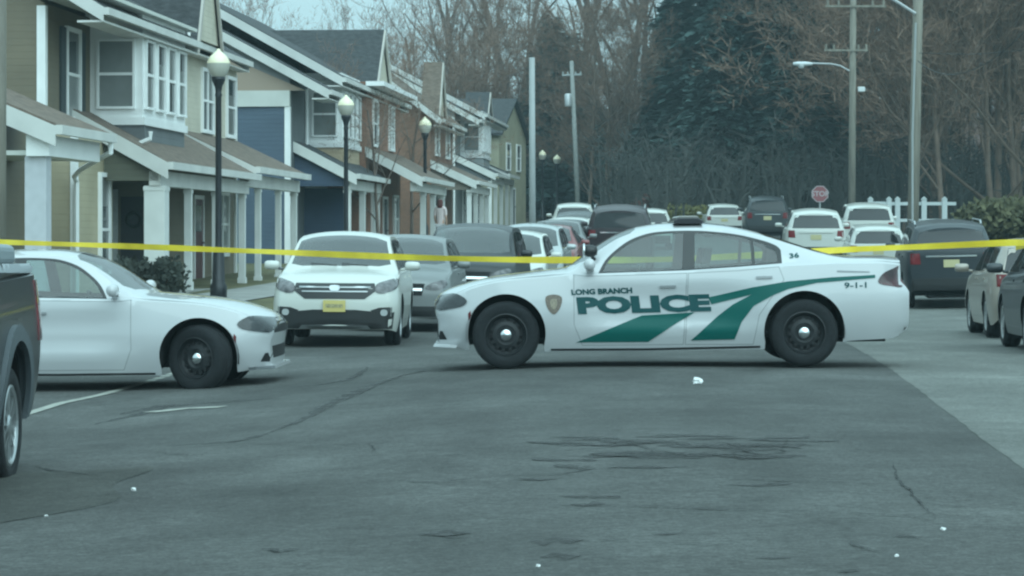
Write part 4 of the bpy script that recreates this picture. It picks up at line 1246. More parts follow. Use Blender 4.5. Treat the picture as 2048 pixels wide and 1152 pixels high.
class House:
    def __init__(s, label, Y, base, wall, group=None, slope=0.082, X=None, cat="house"):
        s.Y = Y; s.b = base
        s.root = thing("townhouse", label, cat, (line_n(Y) if X is None else X, Y, base), math.atan2(1, slope), group)
        s.wall = wall

    def d_of(s, px, n):
        """distance along the front at which the plane n shows at a photo column"""
        k = (px - 1024) / F
        # X = line_n(Y)+n ; X = k Y
        Y = (-8.7 - 0.082 * 53.6 + n) / (k - 0.082)
        return (Y - s.Y) * math.hypot(1, .082)

    def block(s, name, d0, d1, n0, n1, z0, z1, m=None):
        q = MB(); B(q, d0, d1, n0, n1, z0, z1); return q.build(name, m or s.wall, s.root)

    def gable_block(s, name, d0, d1, nb, nf, z0, ze, rise, m=None):
        """wall block with a ridge along the street"""
        nm = (nb + nf) / 2; q = MB()
        q.prism([(-nf, z0), (-nb, z0), (-nb, ze), (-nm, ze + rise), (-nf, ze)], 'x', d0, d1); return q.build(name, m or s.wall, s.root)

    def roof(s, d0, d1, nb, nf, ze, rise, ov=0.45, m=None, th=0.12, gutter=True):
        nm = (nb + nf) / 2; k = rise / ((nf - nb) / 2); q = MB(); e = ov
        up = [(-(nf + e), ze - e * k), (-nm, ze + rise), (-(nb - e), ze - e * k)]
        q.prism([(a, z + .03) for a, z in up] + [(a, z + th + .03) for a, z in up[::-1]], 'x', d0, d1)
        r = q.build("roof", m or SHING(), s.root)
        for dd in (d0 - 0.04, d1):
            for sg, (ae, am) in ((1, (-(nf + e), -nm)), (-1, (-(nb - e), -nm))):
                t = MB(); t.prism([(ae, ze - e * k - .16), (ae, ze - e * k + .12), (am, ze + rise + .12), (am, ze + rise - .16)], 'x', dd, dd + 0.04)
                t.build("rake_board", FASC(), r)
        g_ = MB(); B(g_, d0 - .04, d1 + .04, nf + e, nf + e + .11, ze - e * k - .03, ze - e * k + .11)
        B(g_, d0, d1, nf - 0.02, nf + e, ze - e * k - .17, ze - e * k - .13)
        g_.build("gutter", FASC(), r)
        return r

    def cross_gable(s, d, half, nf, ze, rise, ov=.12, m=None, back=4.5, wallm=None):
        """street-facing gable"""
        q = MB(); q.prism([(d - half, ze), (d + half, ze), (d, ze + rise)], 'y', -nf, -nf + back); q.build("gable", wallm or s.wall, s.root)
        k = rise / half; r = MB(); e = ov
        up = [(d - half - e, ze - e * k), (d, ze + rise), (d + half + e, ze - e * k)]
        r.prism([(a, z + .03) for a, z in up] + [(a, z + .15) for a, z in up[::-1]], 'y', -nf - .06, -nf + back)
        o = r.build("gable_roof", m or SHING(), s.root)
        for (a0, z0), (a1, z1) in ((up[0], up[1]), (up[1], up[2])):
            t = MB(); t.prism([(a0, z0 - .17), (a1, z1 - .17), (a1, z1 + .13), (a0, z0 + .13)], 'y', -nf - .12, -nf - .06)
            t.build("rake_board", OLDT(), o)

    def window_front(s, d, w_, z0, z1, n, shutters=None, mull=1, pane=None, tr=.09):
        """window on a wall facing the street"""
        f = MB(); a, b = d - w_ / 2, d + w_ / 2; t = tr
        B(f, a - t, a, n, n + .07, z0 - t, z1 + t); B(f, b, b + t, n, n + .07, z0 - t, z1 + t)
        B(f, a, b, n, n + .07, z1, z1 + t); B(f, a, b, n, n + .09, z0 - t, z0)
        B(f, a, b, n, n + .05, (z0 + z1) / 2 - .03, (z0 + z1) / 2 + .03)
        for k in range(1, mull):
            x = a + w_ * k / mull; B(f, x - .035, x + .035, n, n + .06, z0, z1)
        o = f.build("window", WHITE(), s.root)
        p = MB(); B(p, a, b, n + .004, n + .022, z0, z1, 0)
        zb = z0 + (z1 - z0) * (.5 if int(d * 7) % 3 else .72)
        B(p, a + .01, b - .01, n + .022, n + .026, zb, z1, 1) if int(d * 5) % 2 else B(p, a + .01, b - .01, n + .022, n + .026, z0, zb, 1)
        p.build("pane", [pane or PANE(), BLIND()], o)
        if shutters:
            for x in (a - t - .02 - .38, b + t + .02):
                q = MB(); B(q, x, x + .38, n, n + .045, z0 - .05, z1 + .05); q.build("shutter", shutters, s.root)
        return o

    def window_end(s, n0, n1, z0, z1, d, pane=None, tr=.09):
        """window on a wall facing back down the street (toward the viewer)"""
        f = MB(); t = tr
        B(f, d - .07, d, n0 - t, n0, z0 - t, z1 + t); B(f, d - .07, d, n1, n1 + t, z0 - t, z1 + t)
        B(f, d - .07, d, n0, n1, z1, z1 + t); B(f, d - .09, d, n0, n1, z0 - t, z0); B(f, d - .05, d, n0, n1, (z0 + z1) / 2 - .03, (z0 + z1) / 2 + .03)
        o = f.build("window", WHITE(), s.root)
        p = MB(); B(p, d - .022, d - .004, n0, n1, z0, z1); p.build("pane", pane or PANE(), o)
        return o

    def bay(s, d0, d1, n1, z0, z1, skirt_m, zs, cols=4, pane=None):
        """two-storey bay: white frame with panes over a clapboard skirt"""
        q = MB(); B(q, d0, d1, -.1, n1 - .02, zs, z0); q.build("bay_skirt", skirt_m, s.root)
        q = MB(); B(q, d0, d1, -.1, n1, z0, z1 + .62)
        B(q, d0 - .05, d1 + .05, -.1, n1 + .05, z0 - .16, z0)
        o = q.build("bay", WHITE(), s.root)
        s.window_end(.2, n1 - .2, z0 + .22, z1, d0, pane or BLIND(), .05)
        L = (d1 - d0) / cols
        for k in range(cols): s.window_front(d0 + L * (k + .5), L - .36, z0 + .22, z1, n1, pane=pane, tr=.05)
        b = MB(); B(b, d0 + .02, d0 + .08, n1 - .05, n1 + .04, zs, z0 - .16); b.build("corner_board", skirt_m, s.root)
        return o

    def corner(s, d, n, z0, z1, m=None, w_=.14):
        q = MB(); B(q, d - .03, d + w_, n - w_, n + .03, z0, z1); return q.build("corner_board", m or WHITE(), s.root)

    def porch(s, d0, d1, nf, zt, ze, rm, ped, posts, cols=.2, wall_n=0.0, steps=None):
        """lean-to porch roof with a boarded end, beam and posts"""
        q = MB(); n0 = wall_n - .05
        q.prism([(-n0, zt), (-nf - .25, ze - .05), (-nf - .25, ze + .07), (-n0, zt + .14)], 'x', d0 - .15, d1)
        r = q.build("porch_roof", rm, s.root)
        t = MB(); t.prism([(-n0, zt - .2), (-nf - .25, ze - .27), (-nf - .25, ze + .05), (-n0, zt + .12)], 'x', d0 - .21, d0 - .15)
        B(t, d0 - .21, d1, nf + .25, nf + .36, ze - .08, ze + .07)
        t.build("rake_board", FASC(), r)
        if ped:
            p = MB(); p.prism([(-n0, zt - .2), (-n0, ze - .3), (-nf, ze - .3), (-nf, ze - .18)], 'x', d0, d0 + .1); p.build("porch_gable", ped, s.root)
        b = MB(); B(b, d0, d1, nf - .18, nf + .05, ze - .40, ze - .1); b.build("porch_beam", FASC(), s.root)
        for d, w_ in posts:
            c = MB(); B(c, d - w_ / 2, d + w_ / 2, nf - .08 - w_ / 2, nf - .08 + w_ / 2, -.6, ze - .4)
            B(c, d - w_ / 2 - .015, d + w_ / 2 + .015, nf - .095 - w_ / 2, nf - .065 + w_ / 2, ze - .50, ze - .42)
            B(c, d - w_ / 2 - .02, d + w_ / 2 + .02, nf - .10 - w_ / 2, nf - .06 + w_ / 2, -.6, .3)
            c.build("porch_post", mat("post_white", (.68, .69, .67), .55, var=.08, scale=2), s.root)
        fl = MB(); B(fl, d0, d1, wall_n, nf + .1, -.6, .12); fl.build("porch_floor", WALK, s.root)

    def downspout(s, d, n, z0, z1, kick=.5):
        q = MB(); q.tube([(d, -n - kick, z1 + .35), (d, -n - kick, z1 + .2), (d, -n - .05, z1 - .15), (d, -n - .05, z0)], .05, 6)
        q.build("downspout", WHITE(), s.root)

    def door(s, d, w_, n, z1, col, z0=.12):
        f = MB(); a, b = d - w_ / 2, d + w_ / 2
        B(f, a - .1, a, n, n + .05, z0, z1 + .1); B(f, b, b + .1, n, n + .05, z0, z1 + .1); B(f, a, b, n, n + .05, z1, z1 + .1)
        B(f, a, b, n + .005, n + .02, z0, z1, 1); B(f, a + .15, b - .15, n + .02, n + .03, z0 + .25, z0 + .9, 1); B(f, a + .15, b - .15, n + .02, n + .03, z1 - .8, z1 - .15, 2)
        o = f.build("door", [WHITE(), col, PANE()], s.root)
        h_ = MB(); h_.tube([(b - .1, -n - .02, z0 + 1.0), (b - .1, -n - .09, z0 + 1.0)], .03, 8); h_.build("handle", CHROME(), o)


OLIVE = siding("olive_siding", (0.145, 0.118, 0.076))
OLIVE_L = siding("light_olive_siding", (0.36, 0.31, 0.21))
GREYS = siding("grey_siding", (0.115, 0.125, 0.130))
NAVY = siding("navy_siding", (0.022, 0.045, 0.085))
BLUEP = siding("slate_blue_siding", (0.052, 0.080, 0.118))
TAN = siding("tan_siding", (0.42, 0.33, 0.22))
PALEG = siding("pale_grey_siding", (0.30, 0.32, 0.32))
CREAMS = siding("cream_siding", (0.48, 0.44, 0.35))
BRK = bricks("brown_brick", (0.40, 0.19, 0.125), (0.31, 0.145, 0.095), (0.34, 0.25, 0.19))
BRK2 = bricks("dark_brown_brick", (0.33, 0.165, 0.105), (0.25, 0.13, 0.085), (0.26, 0.19, 0.15))
DSH = mat("dark_shutter", (0.025, 0.04, 0.045), 0.6)
DOORD = mat("dark_door", (0.03, 0.035, 0.04), 0.5)
DOORR = mat("maroon_door", (0.085, 0.02, 0.025), 0.5)

# ---- house 1: olive clapboard, bay window, deep porch
h = House("olive green clapboard townhouse with white bay window and deep porch, nearest the viewer", 50.0, 0.15, OLIVE)
h.gable_block("wall", 0, 19.5, -9, 0, -.6, 5.75, 2.6)
h.roof(-.35, 8.5, -9, .75, 5.82, 3.0, .5)
h.roof(8.5, 19.7, -9, 0.0, 6.05, 2.62, .35)
h.corner(0, 0, 3.3, 5.7)
q = MB(); B(q, -.02, 3.0, 0, .62, -.6, 3.25); q.build("wall", OLIVE_L, h.root)          # ground floor step
h.corner(-.02, .62, -.6, 3.2, w_=.1); h.window_front(2.1, .95, 3.65, 5.35, 0, DSH)
h.bay(3.62, 7.85, 1.1, 3.72, 5.28, GREYS, 2.9, 4)
q = MB(); B(q, -.32, 8.2, 0.0, 1.3, 5.83, 5.90); q.build("soffit", CREAM(), h.root)
# upper front past the bay, cream panel with two windows
q = MB(); B(q, 8.6, 19.4, 0, .06, 3.6, 5.75); q.build("wall_panel", CREAMS, h.root)
h.window_front(15.4, 1.3, 3.95, 5.4, .06, None, 2); h.window_front(18.5, 1.1, 3.95, 5.4, .06, None, 1)
h.window_front(11.6, 1.2, 3.95, 5.4, .06, None, 2)
h.cross_gable(13.3, 1.4, .5, 6.0, 2.9, wallm=CREAMS)
h.corner(19.4, 0.03, -.6, 5.6)
# front porch
h.porch(2.25, 12.0, 1.72, 3.72, 2.68, BROWN(), siding("porch_shade_olive", (.085, .085, .058)), [(2.5, .42), (5.6, .15), (8.6, .15), (11.8, .15)])  # porch gable boards: olive darkened to put the porch shade into the colour
h.porch(12.0, 19.4, 1.72, 3.75, 2.86, BROWN(), None, [(13.9, .14), (16.8, .14), (19.2, .16)])
q = MB(); B(q, 4.6, 4.75, 0, 1.15, -.6, 2.5); q.build("wall", siding("tan_olive", (0.20, 0.19, 0.145)), h.root)  # cross wall under the porch in its own tan olive
# things on that wall
q = MB(); B(q, 4.56, 4.6, .42, 1.0, .12, 2.1); q.build("door", DOORD, h.root)
rr = [(4.54, -(.71 + .15 * math.cos(a)), 1.62 + .15 * math.sin(a)) for a in np.linspace(0, 2 * math.pi, 15)]
h.door(10.2, 1.0, 0.0, 2.15, DOORD); h.window_front(7.4, 1.5, .9, 2.3, 0, None, 2); h.door(14.6, 1.0, 0, 2.2, DOORR); h.window_front(17.6, 1.5, .85, 2.35, 0, None, 2, BLIND())
h.window_front(2.2, .7, .35, 2.45, .62, None, 1)
h.downspout(3.0, .5, 0, 3.05, .9)
h.downspout(9.2, 0, 3.6, 5.6, .9)
# lower wing toward the viewer with its own porch
q = MB(); q.prism([(0.0, -.6), (8.0, -.6), (8.0, 5.0), (0.0, 3.4)], 'x', -5.6, 0); q.build("wall", OLIVE, h.root)
q = MB(); q.prism([(-1.75, 3.02), (4.2, 5.55), (4.2, 5.72), (-1.75, 3.16)], 'x', -5.8, -1.9); r = q.build("porch_roof", BROWN(), h.root)
q = MB(); q.prism([(-1.75, 2.78), (4.2, 5.3), (4.2, 5.66), (-1.75, 3.12)], 'x', -5.86, -5.8); B(q, -5.86, -1.9, 1.75, 1.87, 2.98, 3.14); q.build("rake_board", FASC(), r)
q = MB(); B(q, -5.7, -2.1, 1.2, 1.6, 2.62, 2.98); q.build("porch_beam", WHITE(), h.root)
q = MB(); B(q, -5.6, -5.25, 1.15, 1.52, -.6, 2.62); q.build("porch_post", mat("lilac_white", (.5, .51, .54), .6, var=.05), h.root)
q = MB(); B(q, -5.6, -2.0, -.02, 1.6, -.6, .0); q.build("porch_floor", WALK, h.root)
q = MB(); B(q, -5.55, -2.1, -.02, 1.58, 2.64, 2.72); q.build("soffit", CREAM(), h.root)
h.window_end(-.75, -.2, .5, 2.1, -5.6, BLIND(), .16)
q = MB(); q.tube([(-2.1, -1.8, 3.0), (-2.1, -1.8, 2.8), (-1.2, -1.0, 2.5), (-.3, -.66, 2.4), (-.1, -.66, 2.3), (-.1, -.66, 0)], .05, 6); q.build("downspout", WHITE(), h.root)
H1 = h

# ---- house 2: navy and slate clapboard with a brick projection
h = House("navy and slate blue townhouse with white bay window and a brick front section", 78.2, 0.55, PALEG)
h.gable_block("wall", 0, 18.2, -9, 0, -.6, 5.85, 2.4)
h.roof(1.7, 18.4, -9, .85, 5.95, 2.75, .5)
h.roof(-.4, 1.7, -6.6, .75, 5.44, 2.0, .5)
q = MB(); B(q, -.1, 0, -4.5, .0, -.6, 5.0); q.build("wall", BLUEP, h.root)
q = MB(); B(q, -.16, 0, -6, .02, 4.8, 5.28); q.build("frieze", CREAM(), h.root)
q = MB(); q.prism([(-.5, 5.28), (6.2, 5.28), (2.9, 6.75)], 'x', -.14, 0); q.build("gable", mat("gable_taupe", (.36, .28, .22), .7), h.root)
h.corner(-.1, 0, -.6, 4.8)
q = MB(); B(q, 0.1, 3.0, 0.0, .04, -.6, 5.6); q.build("wall_panel", GREYS, h.root)
h.bay(3.3, 7.3, 1.1, 3.85, 5.4, TAN, 2.9, 4)
h.downspout(2.6, 0.04, 0, 5.6, .8)
h.porch(.6, 7.6, 1.72, 3.7, 2.72, SHING(), NAVY, [(.75, .2), (4.0, .18), (7.4, .18)])
h.porch(7.6, 16.6, 2.9, 3.75, 2.8, BROWN(), None, [(10.4, .18), (13.4, .18), (16.4, .18)], wall_n=1.3)
q = MB(); B(q, 2.4, 2.5, 0, 1.5, -.6, 2.4); q.build("wall", NAVY, h.root)
h.door(5.0, 1.0, 0.04, 2.2, DOORR); h.window_front(6.7, .9, .8, 2.3, 0.0)
q = MB(); B(q, 7.4, 16.4, 0, 1.3, -.6, 6.0); q.build("wall", BRK, h.root)
h.cross_gable(11.0, 1.9, 1.35, 5.9, 1.95, wallm=CREAMS, back=6.2)
q = MB(); B(q, 7.2, 16.6, 1.3, 1.9, 5.85, 6.0); o = q.build("eave_hood", WHITE(), h.root)
h.window_front(9.4, 1.1, 4.0, 5.4, 1.3); h.window_front(13.6, 1.2, 4.0, 5.4, 1.3, None, 2); h.door(12.0, 1.0, 1.3, 2.2, DOORD); h.window_front(9.2, 1.3, .8, 2.3, 1.3)
h.window_front(14.8, 1.2, .8, 2.3, 1.3)

# ---- house 3: brown brick
h = House("dark brown brick townhouse behind the bare street tree", 104.0, 1.15, BRK2)
h.gable_block("wall", 0, 8.6, -6, 1.3, -.6, 5.1, 2.75)
h.roof(-.45, 8.9, -6, 1.5, 5.12, 2.85, .3, m=BROWN())
h.cross_gable(2.2, 1.3, 1.5, 5.2, 2.1, wallm=CREAMS, m=BROWN(), back=.7)
h.corner(8.5, 1.3, -.6, 5.0, w_=.2)
h.porch(.3, 8.4, 2.9, 3.3, 2.5, BROWN(), mat("porch_taupe", (.2, .17, .14), .7), [(.5, .18), (3.2, .18), (5.8, .18), (8.2, .18)], wall_n=1.3)
h.window_front(2.4, 1.2, 3.7, 4.9, 1.3); h.window_front(6.4, 1.2, 3.7, 4.9, 1.3); h.door(4.4, 1.0, 1.3, 2.2, DOORD); h.window_front(2.0, 1.3, .8, 2.3, 1.3)

# ---- house 4: pale grey with a bay
h = House("pale grey townhouse with white bay window, far down the row", 125.6, 1.7, PALEG)
h.gable_block("wall", 0, 14, -9, 0, -.6, 5.85, 2.4)
h.roof(1.7, 14.3, -9, .85, 5.95, 2.6, .5)
h.roof(-.4, 1.7, -7, .75, 5.6, 2.1, .5)
h.corner(0, 0, -.6, 5.6)
h.bay(3.0, 7.0, 1.1, 3.85, 5.4, PALEG, 2.9, 4)
h.porch(.4, 7.4, 1.75, 3.7, 2.8, SHING(), GREYS, [(.6, .2), (3.8, .18), (7.2, .18)]); h.porch(7.4, 13.8, 1.75, 3.8, 2.95, SHING(), None, [(10.5, .18), (13.6, .18)])
h.cross_gable(10.8, 1.5, .7, 5.9, 1.35, wallm=PALEG, back=1.2)
h.door(4.6, 1.0, 0, 2.2, mat("white_door", (.5, .52, .52), .5)); h.window_front(10.4, 1.3, 4.0, 5.4, 0, None, 2); h.door(9.0, 1.0, 0, 2.2, DOORD); h.window_front(11.8, 1.2, .8, 2.2, 0)

# ---- house 5: gable end of light olive boards, turned a little to the road
h = House("light olive gabled house at the far end of the row", 143.3, 2.1, siding("pale_olive_siding", (0.36, 0.34, 0.24)), slope=0.21, X=-0.72)
q = MB(); B(q, 0, 7.4, -10, 0, -.6, 5.1); q.build("wall", h.wall, h.root)
q = MB(); q.prism([(0, 5.1), (7.4, 5.1), (3.7, 7.05)], 'y', 0, 10); q.build("gable", h.wall, h.root)
up = [(-.3, 5.0), (3.7, 7.1), (7.7, 5.0)]
q = MB(); q.prism(up + [(a, z + .14) for a, z in up[::-1]], 'y', -.25, 10); q.build("roof", SHING(), h.root)
h.window_front(2.4, 1.0, 3.2, 4.6, 0); h.window_front(5.2, 1.0, 3.2, 4.6, 0); h.door(3.7, 1.0, 0, 2.1, DOORD)
# ------------------------------------------------------------------ the other vehicles
def face(root, px, Y, slope, L, wb, end='nose', toward=True, dx=0.0):
    """put a car with the middle of its nearest end at a photo column; toward=True: nose to the viewer"""
    X = (px - 1024) / F * Y + dx
    u = Vector((slope, 1)).normalized()
    if toward: return put(root, (X, Y), (-u.x, -u.y), 0, wb)
    n = Vector((X, Y)) + u * L
    return put(root, n, (u.x, u.y), 0, wb)


WHITEP = paint("pearl_white", (0.55, 0.56, 0.52)); SILV = paint("silver", (0.19, 0.20, 0.20), 0.3, 0.4, .3); BLACK = paint("black", (0.010, 0.012, 0.014), 0.0, 0.4, 0.15)
DGREY = paint("dark_grey", (0.035, 0.042, 0.047), 0.1, 0.4, 0.25); MAROON = paint("dark_maroon", (0.024, 0.014, 0.018), 0.0, 0.4, 0.2); WARM = paint("warm_grey", (0.36, 0.315, 0.27), 0.2, 0.35)
PINKR = paint("dull_red", (0.20, 0.05, 0.05), 0.2, 0.35); NAVYP = paint("dark_navy", (0.012, 0.018, 0.024), 0.0, 0.4, 0.2); PALEP = paint("pale_silver", (0.42, 0.45, 0.45), 0.3, 0.35)

RL = "cars parked nose to the viewer along the left kerb"
RR = "cars seen from behind on the right of the road"
truck = pickup("charcoal pickup truck with grey fender flares, cut off by the left edge of the photo")
put(truck, (-3.18 - 0.93, 16.8 - 4.12), (0.012, -1), -0.06, (.95, 4.12))

crv = suv("parked_suv", "white crossover with yellow licence plate, foremost of the cars parked along the left", "car", WHITEP, suv_spec(4.53, .915, 1.64), RL, 'clear', 'five', 'crossover', 0.06, None, True, 'screen', None)
face(crv, 668, 36.6, 0.012, 4.53, (.92, 3.54))
c2 = suv("parked_suv", "silver car directly behind the white crossover with the yellow plate", "car", SILV, suv_spec(4.4, .89, 1.60), RL, 'clear', 'five', 'plain', 0.09, None, True)
face(c2, 792, 42.6, 0.05, 4.4, (.9, 3.4))
c3 = suv("parked_suv", "black van with wide pale windshield, third car in the left parked row", "car", BLACK, suv_spec(4.8, .97, 1.80, .15, True), RL, 'clear', 'five', 'plain', 0.09, None, True)
face(c3, 925, 48.6, 0.078, 4.8, (.95, 3.7))
ROW = [
    (1008, 54.8, "white car just beyond the black van in the left parked row", WHITEP, 'suv', (4.4, .88, 1.60)),
    (1048, 60.4, "pale silver car beside the foot of the pale metal pole, behind a white one", PALEP, 'suv', (4.4, .89, 1.66)),
    (1082, 66.2, "dull red sedan in the left parked row with pale cars on both sides", PINKR, 'sedan', None),
    (1106, 72.2, "grey sedan directly behind the dull red sedan in the left row", SILV, 'sedan', None),
    (1129, 78.0, "white hatchback second from the far end of the left parked row", WHITEP, 'suv', (4.2, .86, 1.5)),
    (1148, 84.0, "dark car at the far end of the left parked row", DGREY, 'suv', (4.5, .9, 1.6)),
]
for px, Y, lb, p, kind, dim in ROW:
    if kind == 'suv': o = suv("parked_suv", lb, "car", p, suv_spec(*dim), RL, 'dark', 'five', 'plain', 0.13)
    else: o = sedan(lb, p, RL, gls='dark')
    face(o, px, Y, 0.08, 4.4, (.9, 3.5))

# vehicles seen from behind
REAR = [
    (1238, 74.0, "dark maroon SUV seen from behind above the police sedan's hood", MAROON, (4.9, 1.0, 1.95, .06, True), 0.06, RR),
    (1300, 97.0, "white car half hidden by the dark maroon SUV on its right", WHITEP, (4.4, .88, 1.55), 0.04, RR),
    (1148, 103.0, "white SUV far off just left of the dark maroon SUV", WHITEP, (4.6, .93, 1.70), 0.03, RR),
    (1535, 110.0, "dark grey box-shaped SUV far off, left of the white SUV behind the police car's roof", DGREY, (4.9, .97, 1.92, .08, True), 0.06, RR),
    (1449, 117.0, "white car with olive rear glass, farthest one right of the roof light bar", WHITEP, (4.4, .89, 1.52), 0.03, RR),
    (1632, 79.0, "white SUV seen from behind over the police sedan's rear window", WHITEP, (4.7, .95, 1.78, .22), 0.08, RR),
    (1738, 90.0, "white van-like SUV with dark glass in front of the white fence", WHITEP, (4.9, .98, 1.84, .1, True), 0.08, RR),
    (1757, 70.5, "small white car tucked between the white SUV and the big dark SUV", WHITEP, (4.1, .85, 1.50), 0.085, RR),
]
for px, Y, lb, p, dim, sl, grp in REAR:
    o = suv("parked_suv", lb, "car", p, suv_spec(*dim), grp, 'dark', 'five', 'plain', 0.12, None, False, 'dark', ALLOY() if 'dark' in lb[:6] else None)
    face(o, px, Y, sl, dim[0], (.9, 3.5), toward=False)
big = suv("large_suv", "big dark SUV with silver roof rails, seen from behind right of the police sedan's trunk", "car", NAVYP, suv_spec(5.1, 1.0, 1.93, .14, True), RR, 'dark', 'five', 'plain', 0.1, None, False, 'dark', ALLOY())
face(big, 1905, 56.5, 0.088, 5.1, (1.0, 4.0), toward=False)
ws_ = suv("parked_suv", "silver beige hatchback with red tail light at the right edge, ahead of the dark car", "car", WARM, suv_spec(4.4, .89, 1.50), RR, 'clear', 'five', 'plain', 0.08, None, True)
face(ws_, 2105, 37.9, 0.078, 4.4, (.9, 3.45), toward=False)
dk_ = suv("parked_suv", "dark grey car cut off by the right edge of the photo, nearest of that side", "car", DGREY, suv_spec(4.5, .90, 1.52), RR, 'clear', 'five', 'plain', 0.08, None, True)
face(dk_, 2218, 31.2, 0.078, 4.5, (.9, 3.5), toward=False)
# ------------------------------------------------------------------ street furniture
POSTB = mat("black_lamp_post", (0.012, 0.014, 0.018), 0.4)
GLOBE = mat("lamp_globe", (0.86, 0.78, 0.55), 0.35, coat=0.4)
GLOBE2 = mat("lamp_globe_lower", (0.50, 0.49, 0.43), 0.35, coat=0.4)


def street_lamp(label, px, pytop, Y, s=1.0, post=None, group="globe street lamps along the left", seg=20):
    X = (px - 1024) / F * Y; z0 = g(X, Y) + .12; ztop = H - (pytop - HZ) / F * Y; hh = ztop - z0
    root = thing("street_lamp", label, "street lamp", (X, Y, z0), 0, group)
    m = MB(); gb = hh - .62 * s
    m.lathe([(.0, -.1), (.17 * s, -.1), (.17 * s, .25), (.13 * s, .32), (.115 * s, .9), (.075 * s, 1.0), (.066 * s, 1.1), (.060 * s, gb - .35), (.075 * s, gb - .3), (.06 * s, gb - .25), (.075 * s, gb - .14), (.135 * s, gb), (.14 * s, gb + .06), (0, gb + .06)], seg)
    m.build("post", post or POSTB, root, True)
    q = MB(); q.lathe([(.11 * s, gb + .05), (.17 * s, gb + .12), (.222 * s, gb + .24), (.232 * s, gb + .33)], seg); q.build("globe", GLOBE2, root, True)
    q = MB(); q.lathe([(.232 * s, gb + .33), (.225 * s, gb + .38), (.17 * s, gb + .47), (.09 * s, gb + .545), (.045 * s, gb + .58), (.03 * s, gb + .62), (0, gb + .63)], seg); q.build("globe_cap", GLOBE, root, True)
    return root


street_lamp("tall black lamp post with pale yellow globe, nearest of the globe lamps", 437, 98, 52.0)
street_lamp("black globe lamp in front of the blue townhouse bay window", 692, 190, 71.5)
street_lamp("black globe lamp beside the bare street tree, in front of the brick house", 850, 234, 90.0)
street_lamp("small pale lamp just right of the brick house's black lamp", 868, 277, 128.0, .95, mat("pale_post", (.30, .29, .27), .6))
street_lamp("far globe lamp right beside the pale metal pole", 1085, 301, 150.0, .95)
street_lamp("far globe lamp left of the utility pole with a transformer", 1114, 308, 158.0, 1.05)
WOODP = mat("weathered_pole", (0.20, 0.185, 0.155), 0.9, var=0.25, scale=3, bump=.3, stretch=(3, 3, .3))
METP = mat("galvanised_pole", (0.33, 0.35, 0.35), 0.55, var=.08, scale=2)
ALUM = mat("lamp_alloy", (0.5, 0.52, 0.53), 0.4, 0.4)
WIRE = mat("cable_black", (0.05, 0.055, 0.055), 0.7)


def pole(label, Y, pxb, pxt, pyt, r0, r1, m, name="utility_pole", group=None):
    Xb = (pxb - 1024) / F * Y; zb = g(Xb, Y) - .1; Xt = (pxt - 1024) / F * Y; zt = H - (pyt - HZ) / F * Y
    root = thing(name, label, "pole", (Xb, Y, zb), 0, group)
    q = MB(); q.tube([(0, 0, 0), ((Xt - Xb) * .5, 0, (zt - zb) * .5), (Xt - Xb, 0, zt - zb)], [r0, (r0 + r1) / 2, r1], 14); q.build("shaft", m, root, True)
    loc = lambda px, py, dy=0: (((px - 1024) / F * Y - Xb), dy, H - (py - HZ) / F * Y - zb)
    return root, loc


p0, _ = pole("brown wooden pole standing at the left edge of the photo", 37.4, -6, -2, -400, .13, .11, WOODP)
p1, l1 = pole("plain pale metal pole behind the left parked row", 78.0, 1065, 1064, 115, .105, .085, METP)
p2, l2 = pole("thin utility pole with transformer box, far off above the maroon SUV", 132.0, 1158, 1143, 122, .14, .10, mat("grey_pole", (.26, .27, .26), .85, var=.15))
q = MB(); a = l2(1124, 151); b = l2(1163, 149); q.tube([a, b], .05, 6)
for k in (0.05, .3, .7, .95): x = a[0] + (b[0] - a[0]) * k; q.tube([(x, 0, a[2]), (x, 0, a[2] + .2)], .04, 6)
q.build("crossarm", METP, p2)
q = MB(); c = l2(1136, 200); q.lathe([(0, -.33), (.16, -.33), (.17, -.28), (.17, .26), (.13, .32), (0, .33)], 14, 'z', (c[0], -.1, c[2])); q.build("transformer", ALUM, p2, True)
p3, l3 = pole("utility pole with two crossarms and a left-reaching lamp arm, behind the white SUV", 104.0, 1703, 1707, -60, .15, .12, WOODP)
for x0, x1, yy in ((1650, 1771, 13), (1648, 1735, 101)):
    q = MB(); a = l3(x0, yy, -.12); b = l3(x1, yy, -.12); q.tube([a, b], .06, 4)
    for k in (.04, .22, .78, .96): x = a[0] + (b[0] - a[0]) * k; q.tube([(x, -.12, a[2]), (x, -.12, a[2] + .24)], .05, 6)
    q.build("crossarm", WOODP, p3)
q = MB(); q.tube([l3(1698, 142, -.1), l3(1680, 132, -.1), l3(1660, 128, -.1), l3(1622, 127, -.1)], .035, 6); q.build("lamp_arm", ALUM, p3)
q = MB(); c = l3(1606, 128, -.1); q.lathe([(0, -.42), (.09, -.4), (.13, -.2), (.13, .1), (.08, .36), (0, .38)], 12, 'y'); vs = [(c[0] + v[1], c[1] + v[0], c[2] + v[2] * .7) for v in q.v]
o = MB(); o.add(vs, q.f); o.lathe([(0, -.2), (.1, -.17), (.14, -.05), (.14, .0)], 12, 'z', (c[0] - .08, c[1], c[2])); o.build("lamp_head", mat("lamp_head_pale", (.6, .63, .64), .4), p3, True)
q = MB(); c = l3(1722, 179, -.1); q.box(c[0] - .14, c[0] + .14, -.2, .02, c[2] - .1, c[2] + .1); o = q.build("junction_box", mat("lamp_head_pale", (.6, .63, .64), .4), p3); bevel(o, .03)
p4, l4 = pole("thick weathered utility pole at the right with an arm leading up and left", 69.0, 1823, 1838, -80, .155, .125, WOODP)
q = MB(); q.tube([l4(1830, 28, -.1), l4(1805, 12, -.1), l4(1780, -4, -.1), l4(1700, -30, -.1)], .04, 6); q.build("lamp_arm", ALUM, p4)
